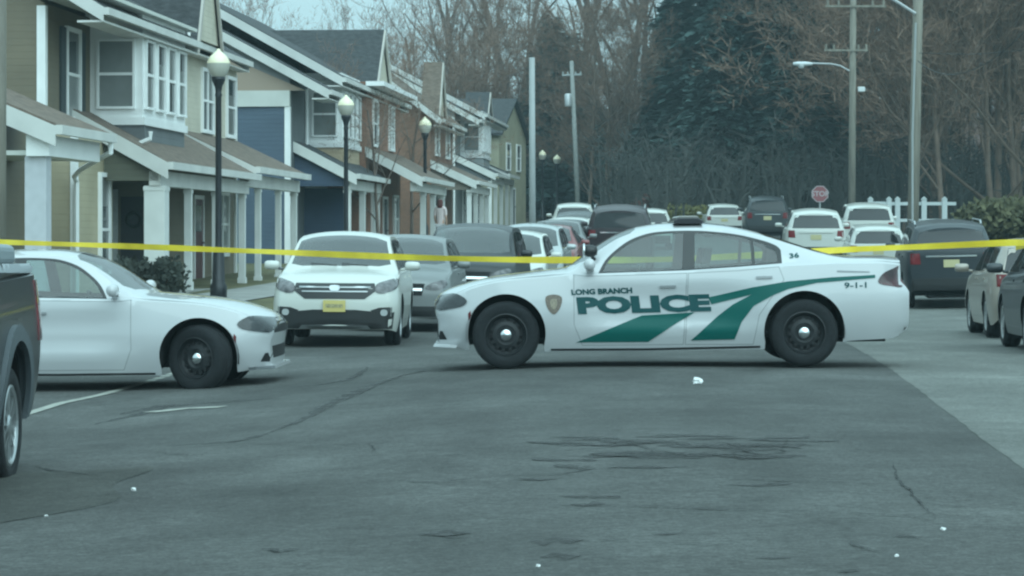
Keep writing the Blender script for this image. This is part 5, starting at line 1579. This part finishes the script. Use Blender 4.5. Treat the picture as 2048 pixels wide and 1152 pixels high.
q = MB(); q.tube([(.0, -.17, .1), (-.0, -.165, 4), (.09, -.15, 7.0)], .03, 6); q.build("conduit", METP, p4)
def cable(label, pts, r=.012):
    m = MB(); m.tube(arc(pts, 6), r, 5, cap=False) if False else m.tube([tuple(p) for p in arc3(pts, 6)], r, 5)
    return tag(m.build("cable", WIRE, None, True), label, "cable")
def arc3(pts, k):
    P = [Vector(p) for p in pts]; n = len(P); out = []
    for i in range(n - 1):
        p0, p1_, p2_, p3_ = P[max(i - 1, 0)], P[i], P[i + 1], P[min(i + 2, n - 1)]
        for j in range(k):
            t = j / k; out.append(0.5 * (2 * p1_ + (p2_ - p0) * t + (2 * p0 - 5 * p1_ + 4 * p2_ - p3_) * t * t + (3 * p1_ - p0 - 3 * p2_ + p3_) * t ** 3))
    return out + [P[-1]]
cable("sagging thin cable running right from the thick weathered pole", [at(1836, 122, 68.8), at(1862, 140, 67), at(1900, 149, 65), at(1950, 138, 63), at(2010, 100, 60), at(2080, 30, 57)])
cable("thin straight wire right of the thick pole, above the sagging cable", [at(1838, 106, 68.8), at(1950, 108, 66), at(2080, 96, 62)], .008)

# stop sign
Ys = 108.0; xs_ = (1640 - 1024) / F * Ys; zc = H - (388 - HZ) / F * Ys; zg = g(xs_, Ys)
ss = thing("stop_sign", "red octagonal STOP sign above the white SUV", "road sign", (xs_, Ys, zg))
q = MB(); q.tube([(0, .05, 0), (0, .05, zc - zg + .3)], .035, 6); q.build("post", METP, ss)
q = MB(); R_ = .365
q.prism([(R_ * math.cos(math.pi / 8 + k * math.pi / 4), zc - zg + R_ * math.sin(math.pi / 8 + k * math.pi / 4)) for k in range(8)], 'y', -.01, .01, 0)
R_ = .33
q.prism([(R_ * math.cos(math.pi / 8 + k * math.pi / 4), zc - zg + R_ * math.sin(math.pi / 8 + k * math.pi / 4)) for k in range(8)], 'y', -.016, -.0105, 1)
q.build("panel", [mat("sign_white", (.42, .37, .38), .5), mat("sign_red", (.25, .075, .085), .5)], ss)
cu = bpy.data.curves.new("txt", 'FONT'); cu.body = "STOP"; cu.size = .30; cu.align_x = 'CENTER'; cu.align_y = 'CENTER'; cu.offset = .006
ob = bpy.data.objects.new("txt", cu); COL.objects.link(ob); bpy.context.view_layer.update()
me = bpy.data.meshes.new_from_object(ob.evaluated_get(bpy.context.evaluated_depsgraph_get())); bpy.data.objects.remove(ob)
lt = link(bpy.data.objects.new("lettering", me), ss); me.materials.clear(); me.materials.append(MATS["sign_white"]); lt.rotation_euler = (math.pi / 2, 0, 0); lt.location = (0, -.02, zc - zg)

# white fence, hedge
fw = mat("white_fence", (.46, .50, .50), .5)
fy = 96.0
fl, fr_ = (1738 - 1024) / F * fy, (1912 - 1024) / F * fy
fz = lambda x: H - (403 - HZ) / F * fy
fn = thing("fence", "white rail fence behind the cars at the right", "fence", (fl, fy, g(fl, fy)))
zt_ = fz(0) - g(fl, fy)
q = MB(); q.box(0, fr_ - fl, -.03, .03, zt_ - .14, zt_ - .02); q.box(0, fr_ - fl, -.03, .03, zt_ - .75, zt_ - .64); q.build("rail", fw, fn)
for px in (1741, 1778, 1795, 1848, 1889):
    x = (px - 1024) / F * fy - fl; q = MB(); q.box(x - .09, x + .09, -.075, .075, -.3, zt_ + .08); q.prism([(x - .11, zt_ + .08), (x + .11, zt_ + .08), (x, zt_ + .18)], 'y', -.09, .09); q.build("post", fw, fn)
q = MB()
for k in range(7): x = .1 + k * .092; q.box(x - .035, x + .035, -.02, .02, -.2, zt_ - .0)
q.build("panel", mat("fence_grey", (.42, .47, .48), .6), fn)

# ------------------------------------------------------------------ trees
BARK = mat("grey_bark", (0.165, 0.125, 0.105), 0.95, var=.3, scale=2)
TWIG = mat("bare_twigs", (0.27, 0.195, 0.165), 0.95, var=.25, scale=.5)
TWIGR = mat("reddish_twigs", (0.22, 0.145, 0.108), 0.95, var=.25, scale=.5)
NEED = mat("dark_needles", (0.055, 0.100, 0.094), 0.9, var=.35, scale=.7)


def branchy(seed, height, spread, trunk_r, levels=4, fork=3, twigs=1500, up=.55, low=.25):
    """bare tree: returns (limb MB, twig MB)"""
    rnd = random.Random(seed); limb = MB(); tw = MB(); tips = []

    def rv(): return Vector((rnd.gauss(0, 1), rnd.gauss(0, 1), rnd.gauss(0, 1)))

    def grow(p, d, L, r, lev):
        n = 4 if lev < 2 else 3; pts = [p]; rad = [r]; q = p.copy(); dd = d.copy()
        for i in range(n):
            dd = (dd + rv() * (.08 if lev == 0 else .17) + Vector((0, 0, up * .12))).normalized(); q = q + dd * (L / n); pts.append(q.copy()); rad.append(r * (1 - .62 * (i + 1) / n))
        limb.tube(pts, rad, 7 if lev == 0 else (5 if lev == 1 else 3), cap=False)
        if lev >= 2:
            for i in range(1, n + 1): tips.append((pts[i], dd.copy(), L))
        if lev >= levels: return
        kids = fork + (4 if lev == 0 else rnd.randint(0, 1))
        for k in range(kids):
            t = low + (1 - low) * (k + rnd.random()) / kids if lev == 0 else .3 + .7 * (k + rnd.random()) / kids
            f = t * n; i = min(int(f), n - 1); base = pts[i].lerp(pts[i + 1], f - i); r0 = rad[i] + (rad[i + 1] - rad[i]) * (f - i)
            a = rnd.uniform(0, 2 * math.pi); side = Vector((math.cos(a), math.sin(a), 0)); ax = dd
            perp = (side - ax * side.dot(ax)).normalized() if lev else side
            nd = (ax * rnd.uniform(.5, .9) + perp * spread * rnd.uniform(.6, 1.1) + Vector((0, 0, up * .25))).normalized()
            grow(base, nd, L * rnd.uniform(.42, .62) * (1.15 - .4 * t if lev == 0 else 1), r0 * rnd.uniform(.45, .62), lev + 1)
    grow(Vector((0, 0, -.3)), Vector((rnd.gauss(0, .03), rnd.gauss(0, .03), 1)).normalized(), height * .86, trunk_r, 0)
    for _ in range(twigs):
        p, d, L = tips[rnd.randrange(len(tips))]
        dd = (d * .7 + rv() * .55 + Vector((0, 0, up * .5))).normalized(); l = rnd.uniform(.35, 1.0) * height * .065
        a = p + rv() * .05; m_ = a + dd * l * .5 + rv() * l * .08; e = m_ + (dd + rv() * .25).normalized() * l * .5
        w_ = rnd.uniform(.009, .016) * (height / 14); s = dd.orthogonal().normalized() * w_; s2 = dd.cross(s)
        tw.add([a + s, a - s * .5 + s2, a - s * .5 - s2, m_ + s * .7, m_ - s * .4 + s2 * .7, m_ - s * .4 - s2 * .7, e], [(0, 1, 4, 3), (1, 2, 5, 4), (2, 0, 3, 5), (3, 4, 6), (4, 5, 6), (5, 3, 6)])
    return limb, tw


def tree_proto(name, seed, label, cat, group, bark, twig, **k):
    limb, tw = branchy(seed, **k); root = thing(name, label, cat, (0, 0, -500), 0, group)
    limb.build("trunk", bark, root, True); tw.build("crown", twig, root)
    return root


WOODL = "leafless grey tree among the bare wood beyond the street"
WOODG = "bare trees of the wood beyond the street"
protos = [tree_proto("bare_tree", 20 + i, WOODL, "tree", WOODG, BARK, TWIG, height=(24, 21, 26, 18, 22)[i], spread=(.55, .65, .5, .8, .6)[i], trunk_r=(.30, .26, .33, .22, .27)[i], levels=3, fork=3, twigs=600, up=(.8, .7, .9, .6, .8)[i], low=(.3, .25, .4, .15, .3)[i]) for i in range(5)]
used = set()


def plant(proto, X, Y, s=1.0, label=None, group=None, rz=None, sz_=None):
    o = proto if proto.name not in used else copy_tree(proto)
    used.add(proto.name)
    o.location = (X, Y, g(X, Y) - .1); o.rotation_euler = (0, 0, random.uniform(0, 6.28) if rz is None else rz); o.scale = (s, s, s * (sz_ or 1))
    if label: o["label"] = label
    if group: o["group"] = group
    return o


rnd = random.Random(5)
# the wood: rows of bare trees, lower to the left where the sky shows
spots = []
for px in range(800, 2100, 58):
    for Y0 in ((176, 200) if px > 1420 or px < 1000 else (190,)):
        spots.append((px + rnd.uniform(-20, 20) + (23 if Y0 == 200 else 0), Y0 + rnd.uniform(-7, 7)))
spots += [(535, 205), (590, 196), (628, 210), (708, 200), (748, 190), (790, 205)]
for px, Y in spots:
    lim = np.interp(px, [560, 640, 800, 850, 900, 1000, 1080, 1400, 2100], [.60, .48, .54, .62, .74, .95, 1.1, 1.1, 1.1])
    plant(protos[rnd.randrange(5)], (px - 1024) / F * Y, Y, lim * rnd.uniform(.85, 1.08))
# nearer scrubby bare trees filling the right
BRL = "bushy brown leafless tree at the right behind the poles"
BRG = "brown bare trees at the right"
pb = [tree_proto("bare_tree", 50 + i, BRL, "tree", BRG, mat("brown_bark", (.14, .10, .078), .95, var=.3, scale=2), TWIGR, height=(15, 13, 16)[i], spread=(.6, .66, .55)[i], trunk_r=(.15, .13, .16)[i], levels=4, fork=4, twigs=5200, up=.45, low=.08) for i in range(3)]
for px in range(1800, 2140, 34):
    for Y0 in (120, 136, 152): plant(pb[rnd.randrange(3)], (px + rnd.uniform(-22, 22) - 1024) / F * Y0, Y0 + rnd.uniform(-5, 5), rnd.uniform(.95, 1.3))
for px in (1175, 1205, 1238, 1270, 1215, 1255): 
    Y = rnd.uniform(150, 166); plant(pb[rnd.randrange(3)], (px - 1024) / F * Y, Y, rnd.uniform(.55, .8), "low brown leafless tree in the gap between the two dark evergreens", "brown bare trees between the evergreens")
for px in (960, 1005, 1040, 900):
    Y = rnd.uniform(160, 168); plant(pb[rnd.randrange(3)], (px - 1024) / F * Y, Y, rnd.uniform(.6, .75), "low brown leafless tree behind the far townhouses", "brown bare trees behind the townhouses")


def conifer(seed, height, rad, layers, n, droop=.25, low=.06, nsize=1.0):
    rnd = random.Random(seed); tr = MB(); cr = MB()
    tr.tube([(0, 0, -.3), (0, 0, height * .5), (.1, 0, height * .97)], [height * .016, height * .010, .03], 8)
    for i in range(n):
        t = (i + rnd.random()) / n; t = low + (1 - low) * t ** 1.15; z = height * t
        R = rad * (1 - t) ** .75 * rnd.uniform(.65, 1.12) * (1 if t > .15 else .75 + t) + .25; a = rnd.uniform(0, 2 * math.pi); ca, sa = math.cos(a), math.sin(a)
        m = 5; pts = []
        for k in range(m + 1):
            u = k / m; pts.append(Vector((ca * R * u, sa * R * u, z + R * (.22 * u - droop * 1.9 * u * u))))
        tr.tube(pts, [.035 * (1 - u * .14) for u in range(m + 1)], 3, cap=False)
        for k in range(int(10 + 9 * R)):
            u = rnd.uniform(.12, 1.02); f = min(u, .999) * m; j = int(f); p = pts[j].lerp(pts[j + 1], f - j)
            w_ = (.16 + .42 * (1 - abs(u - .55))) * nsize * (.6 + .1 * R); side = rnd.uniform(-1, 1)
            d = Vector((ca * .75 - sa * side, sa * .75 + ca * side, rnd.uniform(-.55, .15))).normalized(); s = Vector((-d.y, d.x, rnd.uniform(-.4, .4))).normalized() * w_ * .26
            p = p + Vector((rnd.gauss(0, .1), rnd.gauss(0, .1), rnd.gauss(0, .08)))
            cr.add([p - s * .4, p + d * w_ * .5 - s, p + d * w_ * 1.15, p + d * w_ * .5 + s], [(0, 1, 2, 3)])
    return tr, cr


def conifer_proto(seed, label, group, **k):
    a, b = conifer(seed, **k); root = thing("conifer_tree", label, "tree", (0, 0, -500), 0, group); a.build("trunk", mat("conifer_bark", (.05, .055, .05), .95), root, True); b.build("crown", NEED, root); return root


EVL = "tall dark evergreen in the big clump right of centre"
ca = [conifer_proto(70 + i, EVL, "dark evergreens right of centre", height=(25, 23)[i], rad=(5.6, 5.0)[i], layers=1, n=(420, 380)[i], nsize=2.0) for i in range(2)]
for i, (px, Y, s) in enumerate([(1475, 150, 1.02), (1560, 146, 1.06), (1400, 158, .86), (1632, 152, 1.08), (1520, 162, 1.15), (1345, 160, .62), (1440, 143, .55), (1590, 141, .62), (1320, 165, .5)]):
    plant(ca[i % 2], (px - 1024) / F * Y, Y, s)
cb = conifer_proto(80, "dark evergreen behind the thin utility pole with the transformer", "dark evergreens behind the transformer pole", height=13, rad=3.0, layers=1, n=260, nsize=1.7)
for px, Y, s in [(1105, 166, 1.0), (1140, 172, .95), (1080, 176, .9), (1172, 178, .82)]: plant(cb, (px - 1024) / F * Y, Y, s)
# under-storey behind everything, too dense to count
def thicket(name, x0, x1, y0, y1, n, hmin, hmax, m, seed, wd=.05):
    rnd = random.Random(seed); t = MB()
    for i in range(n):
        x, y = rnd.uniform(x0, x1), rnd.uniform(y0, y1); h_ = rnd.uniform(hmin, hmax); z = g(x, y) - .1
        for k in range(4):
            dx, dy = rnd.gauss(0, .22) * h_, rnd.gauss(0, .22) * h_; w_ = rnd.uniform(.4, 1.2) * wd
            a = Vector((x + rnd.gauss(0, .3), y, z)); b_ = a + Vector((dx * .4, dy * .4, h_ * .55)); c_ = a + Vector((dx, dy, h_ * rnd.uniform(.8, 1)))
            t.add([a + Vector((w_, 0, 0)), a - Vector((w_, 0, 0)), b_ - Vector((w_ * .7, 0, 0)), b_ + Vector((w_ * .7, 0, 0)), c_], [(0, 1, 2, 3), (3, 2, 4)])
            for q_ in range(7):
                u = rnd.random(); p = (b_.lerp(c_, u) if rnd.random() < .6 else a.lerp(b_, u)); d = Vector((rnd.gauss(0, 1), rnd.gauss(0, .6), rnd.uniform(-.1, 1))).normalized() * h_ * rnd.uniform(.08, .24); s = Vector((-d.z, 0, d.x)).normalized() * w_ * .6
                t.add([p - s, p + s, p + d], [(0, 1, 2)])
    return tag(t.build(name, m), kind='stuff')


thicket("thicket", -22, 62, 178, 215, 1900, 4, 11, mat("scrub_brown", (0.27, 0.195, 0.175), .95, var=.3, scale=.2), 3, .09)
thicket("undergrowth", 5, 34, 120, 150, 420, 2.0, 6, mat("scrub_dark", (0.050, 0.052, 0.048), .95, var=.3, scale=.2), 4, .07)

# small street trees
st = tree_proto("street_tree", 91, "slender bare street tree between the blue house's lamp and the brick front", "tree", "bare street trees before the houses", BARK, TWIGR, height=6.2, spread=.75, trunk_r=.075, levels=3, fork=4, twigs=1500, up=.5, low=.3)
plant(st, (757 - 1024) / F * 84, 84, 1.0)
s2_ = plant(st, (822 - 1024) / F * 97, 97, 1.08, "bushier bare street tree in front of the dark brown brick house")


def shrub(name, label, px, py_top, Y, w_, col, seed, leafy=900, h_=None, cat="shrub", group=None, size=.16):
    rnd = random.Random(seed); X = (px - 1024) / F * Y; z0 = g(X, Y); h_ = h_ or (H - (py_top - HZ) / F * Y - z0)
    root = thing(name, label, cat, (X, Y, z0), 0, group); t = MB(); c = MB()
    lobes = [(rnd.uniform(-.5, .5) * w_, rnd.uniform(-.35, .35) * w_ * .6, rnd.uniform(.45, .75) * h_, rnd.uniform(.24, .36)) for _ in range(9)]
    for i in range(16):
        lx, ly, lz, lr = lobes[i % 9]; t.tube([(lx * .2, ly * .2, -.1), (lx * .5, ly * .5, lz * .5), (lx, ly, lz)], [.03, .02, .01], 4, cap=False)
    for i in range(leafy):
        lx, ly, lz, lr = lobes[rnd.randrange(9)]; v = Vector((rnd.gauss(0, 1), rnd.gauss(0, 1), rnd.gauss(0, 1))).normalized() * (rnd.random() ** .4)
        p = Vector((lx + v.x * lr * w_, ly + v.y * lr * w_ * .8, max(.03, lz + v.z * min(lr * 1.6 * h_, h_ - lz + .02))))
        d = Vector((rnd.gauss(0, 1), rnd.gauss(0, 1), rnd.gauss(.4, 1))).normalized(); s = d.orthogonal().normalized() * size * .35
        c.add([p, p + d * size * .5 + s, p + d * size, p + d * size * .5 - s], [(0, 1, 2, 3)])
    t.build("stems", BARK, root); c.build("foliage", col, root); return root


shrub("shrub", "reddish brown shrub beyond the dark maroon SUV", 1316, 392, 128, 1.6, mat("red_brown_leaf", (.12, .055, .045), .9, var=.4, scale=1), 1, 1500, size=.22)
shrub("shrub", "yellow olive shrub left of the light bar, in the distance", 1378, 412, 122, 1.9, mat("olive_yellow_leaf", (.16, .15, .05), .9, var=.35, scale=1), 2, 1500, size=.2)
shrub("hedge", "wide olive green hedge at the right edge behind the big dark SUV", 2075, 398, 78, 4.6, mat("hedge_olive", (.055, .062, .028), .9, var=.5, scale=1, col2=(.11, .105, .05)), 3, 9000, size=.22, cat="hedge")
shrub("shrub", "low dark shrub by the porch posts above the plain white sedan's windshield", 297, 516, 46.5, 1.0, mat("dark_leaf", (.03, .036, .028), .9, var=.4, scale=1), 4, 1300, size=.12)

# beige house behind the hedge
Yb = 150.0; xb = (1985 - 1024) / F * Yb
bh = thing("house", "beige house glimpsed behind the hedge at the right edge", "house", (xb, Yb, g(xb, Yb)))
q = MB(); zz = H - (395 - HZ) / F * Yb - g(xb, Yb); q.prism([(0, -.5), (9, -.5), (9, zz), (0, zz)], 'y', 0, 8); q.build("wall", TAN, bh)
q = MB(); q.prism([(-.5, zz - .05), (9.5, zz - .05), (9.5, zz + .1), (4.5, zz + 1.6), (-.5, zz + .1)], 'y', -.4, 8.4); q.build("roof", SHING(), bh)
q = MB(); q.box(1.2, 2.4, -.03, 0, zz - 1.7, zz - .4); q.build("window", PANE(), bh)

# ------------------------------------------------------------------ barrier tape
TAPE = mat("yellow_tape", (0.90, 0.70, 0.05), 0.35, var=.15, scale=2)
tn = TAPE.node_tree; tb = tn.nodes["Principled BSDF"]; to_ = [n for n in tn.nodes if n.type == 'OUTPUT_MATERIAL'][0]
tt = tn.nodes.new("ShaderNodeBsdfTransparent"); tm_ = tn.nodes.new("ShaderNodeMixShader"); tt.inputs[0].default_value = (1, .9, .45, 1)
tz = tn.nodes.new("ShaderNodeTexNoise"); tz.inputs["Scale"].default_value = 1.3; tc_ = tn.nodes.new("ShaderNodeTexCoord"); tn.links.new(tc_.outputs["Object"], tz.inputs["Vector"])
tr_ = tn.nodes.new("ShaderNodeMapRange"); tr_.inputs[1].default_value = .35; tr_.inputs[2].default_value = .65; tr_.inputs[3].default_value = .08; tr_.inputs[4].default_value = .38
tn.links.new(tz.outputs[0], tr_.inputs[0]); tn.links.new(tr_.outputs[0], tm_.inputs[0])
tn.links.new(tb.outputs[0], tm_.inputs[1]); tn.links.new(tt.outputs[0], tm_.inputs[2]); tn.links.new(tm_.outputs[0], to_.inputs[0])
pts = [(-7.36, 37.26, at(2, 484, 37.3).z)] + [tuple(at(px, py, Y)) for px, py, Y in ((150, 489, 36.1), (300, 494, 35.2), (450, 500, 34.4), (600, 506, 33.5), (800, 514, 32.2), (1000, 519, 31.1), (1150, 520, 30.4), (1320, 519, 30.2), (1500, 511, 30.3), (1680, 500, 30.6), (1850, 493, 31.0), (2048, 485, 31.6))] + [(6.45, 33.3, 1.24)]
C_ = arc3(pts, 10); V = []; f = []
rnd = random.Random(9)
for i, p in enumerate(C_):
    tw = .22 * math.sin(i * .21) + .14 * math.sin(i * .53 + 1); hw = .040 * (1 - .2 * abs(math.sin(i * .13 + .4)) ** 3)
    u = Vector((0, math.sin(tw), math.cos(tw))) * hw; nrm = Vector((0, -math.cos(tw), math.sin(tw))) * .0006
    V += [p + u + nrm, p - u + nrm, p - u - nrm, p + u - nrm]
for i in range(len(C_) - 1):
    for a, b in ((0, 1), (1, 2), (2, 3), (3, 0)): f.append((4 * i + a, 4 * i + b, 4 * i + 4 + b, 4 * i + 4 + a))
tag(mk("barrier_tape", V, f, TAPE), "yellow barrier tape stretched across the street behind the police sedan", "barrier tape")

# ------------------------------------------------------------------ litter, mailboxes, person
PAPER = mat("white_paper", (.70, .71, .70), .7)


def litter(px, py, s, seed, label, name="litter"):
    rnd = random.Random(seed); p = on_ground(px, py); bm = bmesh.new(); bmesh.ops.create_icosphere(bm, subdivisions=2, radius=s)
    for v in bm.verts: v.co *= rnd.uniform(.55, 1.2); v.co.z = max(v.co.z * .75, -s * .5)
    me = bpy.data.meshes.new(name); bm.to_mesh(me); bm.free(); me.materials.append(PAPER)
    o = link(bpy.data.objects.new(name, me)); o.location = (p.x, p.y, p.z + s * .5); return tag(o, label, "litter", "bits of white litter on the road")


litter(1394, 768, .05, 1, "crumpled white paper on the road just before the police sedan", "crumpled_paper")
litter(267, 982, .017, 2, "white scrap on the road right of the pickup truck's wheel")
litter(1886, 1061, .013, 3, "white scrap at the end of the long crack, low on the right")
litter(92, 1034, .010, 4, "tiny white scrap on the gravelly shoulder in the lower left corner")
litter(1076, 1134, .010, 5, "tiny white scrap at the bottom middle of the road")
litter(1793, 1114, .010, 6, "tiny white scrap near the lower right corner")
WB = mat("white_box", (.62, .64, .64), .5)


def small(name, label, cat, px, py, Y, boxes, m):
    p = at(px, py, Y); q = MB()
    for b in boxes: q.box(*b)
    o = q.build(name, m); o.location = p; bevel(o, .012); return tag(o, label, cat)


small("mailbox", "white mailbox hanging beside the front porch post of the olive townhouse", "mailbox", 303, 455, 54.2, [(-.09, .09, -.06, .06, -.16, .12), (-.1, .1, -.08, .08, .12, .16), (-.03, .03, .05, 1.05, -.03, .03)], WB)
small("porch_light", "small white porch light under the olive townhouse's eave", "lamp", 321, 370, 53.3, [(-.05, .05, -.05, .05, -.1, .08), (-.07, .07, -.07, .07, .08, .11)], WB)
nb_p = H1.root.matrix_world if False else None
q = MB(); B(q, 4.5, 4.56, .08, .36, .75, 2.25); o = q.build("notice_board", mat("board_pale", (.42, .45, .45), .6, var=.2, scale=6), None); o.matrix_world = Matrix.Translation(H1.root.location) @ Matrix.Rotation(H1.root.rotation_euler.z, 4, 'Z'); tag(o, "pale upright notice board on the shaded porch wall", "board")
m_ = MB(); m_.tube(rr, .045, 8, cap=False); o = m_.build("wreath", mat("wreath_dark", (.012, .02, .018), .9, var=.5, scale=20), None, True); o.matrix_world = Matrix.Translation(H1.root.location) @ Matrix.Rotation(H1.root.rotation_euler.z, 4, 'Z'); tag(o, "round dark wreath on the porch door of the olive townhouse", "wreath")


def person(label, px, py_head, Y, top, hair, trousers):
    X = (px - 1024) / F * Y; z0 = g(X, Y) + .12; Hh = H - (py_head - HZ) / F * Y - z0; k = Hh / 1.72
    root = thing("person", label, "person", (X, Y, z0), math.radians(165)); SK = mat("skin", (.48, .30, .23), .6)

    def skin(name, chain, edges, m, parent):
        me = bpy.data.meshes.new(name); me.from_pydata([tuple(Vector(c[:3]) * k) for c in chain], edges, []); o = link(bpy.data.objects.new(name, me), parent)
        o.modifiers.new("skin", 'SKIN'); s = o.modifiers.new("sub", 'SUBSURF'); s.levels = 1; s.render_levels = 2
        for v, c in zip(me.skin_vertices[0].data, chain): v.radius = (c[3] * k, c[4] * k)
        me.skin_vertices[0].data[0].use_root = True; me.materials.append(m); return o
    body = [(0, 0, .92, .15, .11), (0, 0, 1.12, .14, .10), (0, -.01, 1.32, .17, .11), (0, 0, 1.45, .09, .08), (0, -.01, 1.53, .055, .055), (0, -.02, 1.62, .075, .085), (0, -.01, 1.70, .06, .065),
            (.09, 0, .88, .09, .09), (.10, -.02, .5, .06, .065), (.10, .02, .09, .042, .045), (.10, -.09, .03, .04, .03), (-.09, 0, .88, .09, .09), (-.10, -.01, .5, .06, .065), (-.10, .03, .09, .042, .045), (-.10, -.08, .03, .04, .03),
            (.19, 0, 1.40, .06, .06), (.215, .01, 1.13, .045, .045), (.20, -.12, .93, .034, .034), (-.19, 0, 1.40, .06, .06), (-.215, .02, 1.13, .045, .045), (-.21, -.08, .90, .034, .034)]
    ed = [(0, 1), (1, 2), (2, 3), (3, 4), (4, 5), (5, 6), (0, 7), (7, 8), (8, 9), (9, 10), (0, 11), (11, 12), (12, 13), (13, 14), (3, 15), (15, 16), (16, 17), (3, 18), (18, 19), (19, 20)]
    skin("body", body, ed, SK, root)
    skin("shirt", [(0, 0, .84, .16, .13), (0, 0, 1.12, .155, .115), (0, -.01, 1.32, .185, .125), (0, 0, 1.44, .10, .09), (.19, 0, 1.41, .072, .072), (.212, .01, 1.16, .056, .056), (-.19, 0, 1.41, .072, .072), (-.212, .015, 1.16, .056, .056)], [(0, 1), (1, 2), (2, 3), (3, 4), (4, 5), (3, 6), (6, 7)], top, root)
    skin("trousers", [(0, 0, .93, .155, .12), (.09, 0, .86, .10, .10), (.10, -.02, .5, .075, .08), (.10, .02, .12, .06, .065), (-.09, 0, .86, .10, .10), (-.10, -.01, .5, .075, .08), (-.10, .03, .12, .06, .065)], [(0, 1), (1, 2), (2, 3), (0, 4), (4, 5), (5, 6)], trousers, root)
    skin("hair", [(0, .03, 1.71, .10, .10), (0, .05, 1.62, .115, .095), (0, .075, 1.50, .115, .075), (0, .06, 1.42, .10, .05)], [(0, 1), (1, 2), (2, 3)], hair, root)
    for sg in (-1, 1):
        for j in range(4):
            m = MB(); x = .205 * sg + (j - 1.5) * .018; yb = -.15 if sg > 0 else -.11; L = (.06, .072, .068, .054)[j]; zb = .90 if sg > 0 else .86
            m.tube([(x * k, yb * k, zb * k), (x * k, (yb - .01) * k, (zb - L * .55) * k), (x * k, (yb + .005) * k, (zb - L) * k)], [.0095 * k, .0085 * k, .006 * k], 6); m.build("finger", SK, root)
        m = MB(); x = .205 * sg - .04 * sg; yb = -.14 if sg > 0 else -.10; zb = .91 if sg > 0 else .88; m.tube([((.203 * sg) * k, yb * k, zb * k), (x * k, (yb - .02) * k, (zb - .035) * k), (x * k, (yb - .02) * k, (zb - .065) * k)], [.011 * k, .01 * k, .007 * k], 6); m.build("thumb", SK, root)
        m = MB(); m.lathe([(0, -.008), (.009, -.004), (.009, .004), (0, .008)], 8, 'y', (.03 * sg * k, -.10 * k, 1.635 * k)); m.build("eye", DARK(), root)
    m = MB(); m.prism([(-.125 * k, 1.60 * k), (-.09 * k, 1.585 * k), (-.09 * k, 1.64 * k)], 'x', -.014 * k, .014 * k); m.build("nose", SK, root)
    m = MB(); m.box(-.025 * k, .025 * k, -.108 * k, -.09 * k, 1.555 * k, 1.568 * k); m.build("mouth", mat("lips", (.3, .12, .1), .6), root)
    return root


person("person with dark red hair and pale pink top standing by the brick house's porch", 881, 398, 89.0, mat("pink_cloth", (.62, .52, .51), .8), mat("red_brown_hair", (.10, .025, .02), .7), mat("pale_cloth", (.45, .45, .46), .8)); pr = [o for o in COL.objects if o.name.startswith("person")][0]; pr.scale = (.86, .9, 1)

# ------------------------------------------------------------------ hazy air, also added to lift the blacks like a windshield veil
q = MB(); q.box(-120, 160, -15, 420, -6.0, 45.0)
hz = q.build("haze", []); hz["kind"] = "stuff"
hm = bpy.data.materials.new("haze_air"); hm.use_nodes = True; hn = hm.node_tree; hn.nodes.clear()
ho = hn.nodes.new("ShaderNodeOutputMaterial"); hv = hn.nodes.new("ShaderNodeVolumePrincipled")
hv.inputs["Color"].default_value = (0.72, 0.95, 1.0, 1); hv.inputs["Density"].default_value = 0.0006; hv.inputs["Anisotropy"].default_value = 0.2
hn.links.new(hv.outputs[0], ho.inputs["Volume"]); hz.data.materials.append(hm)
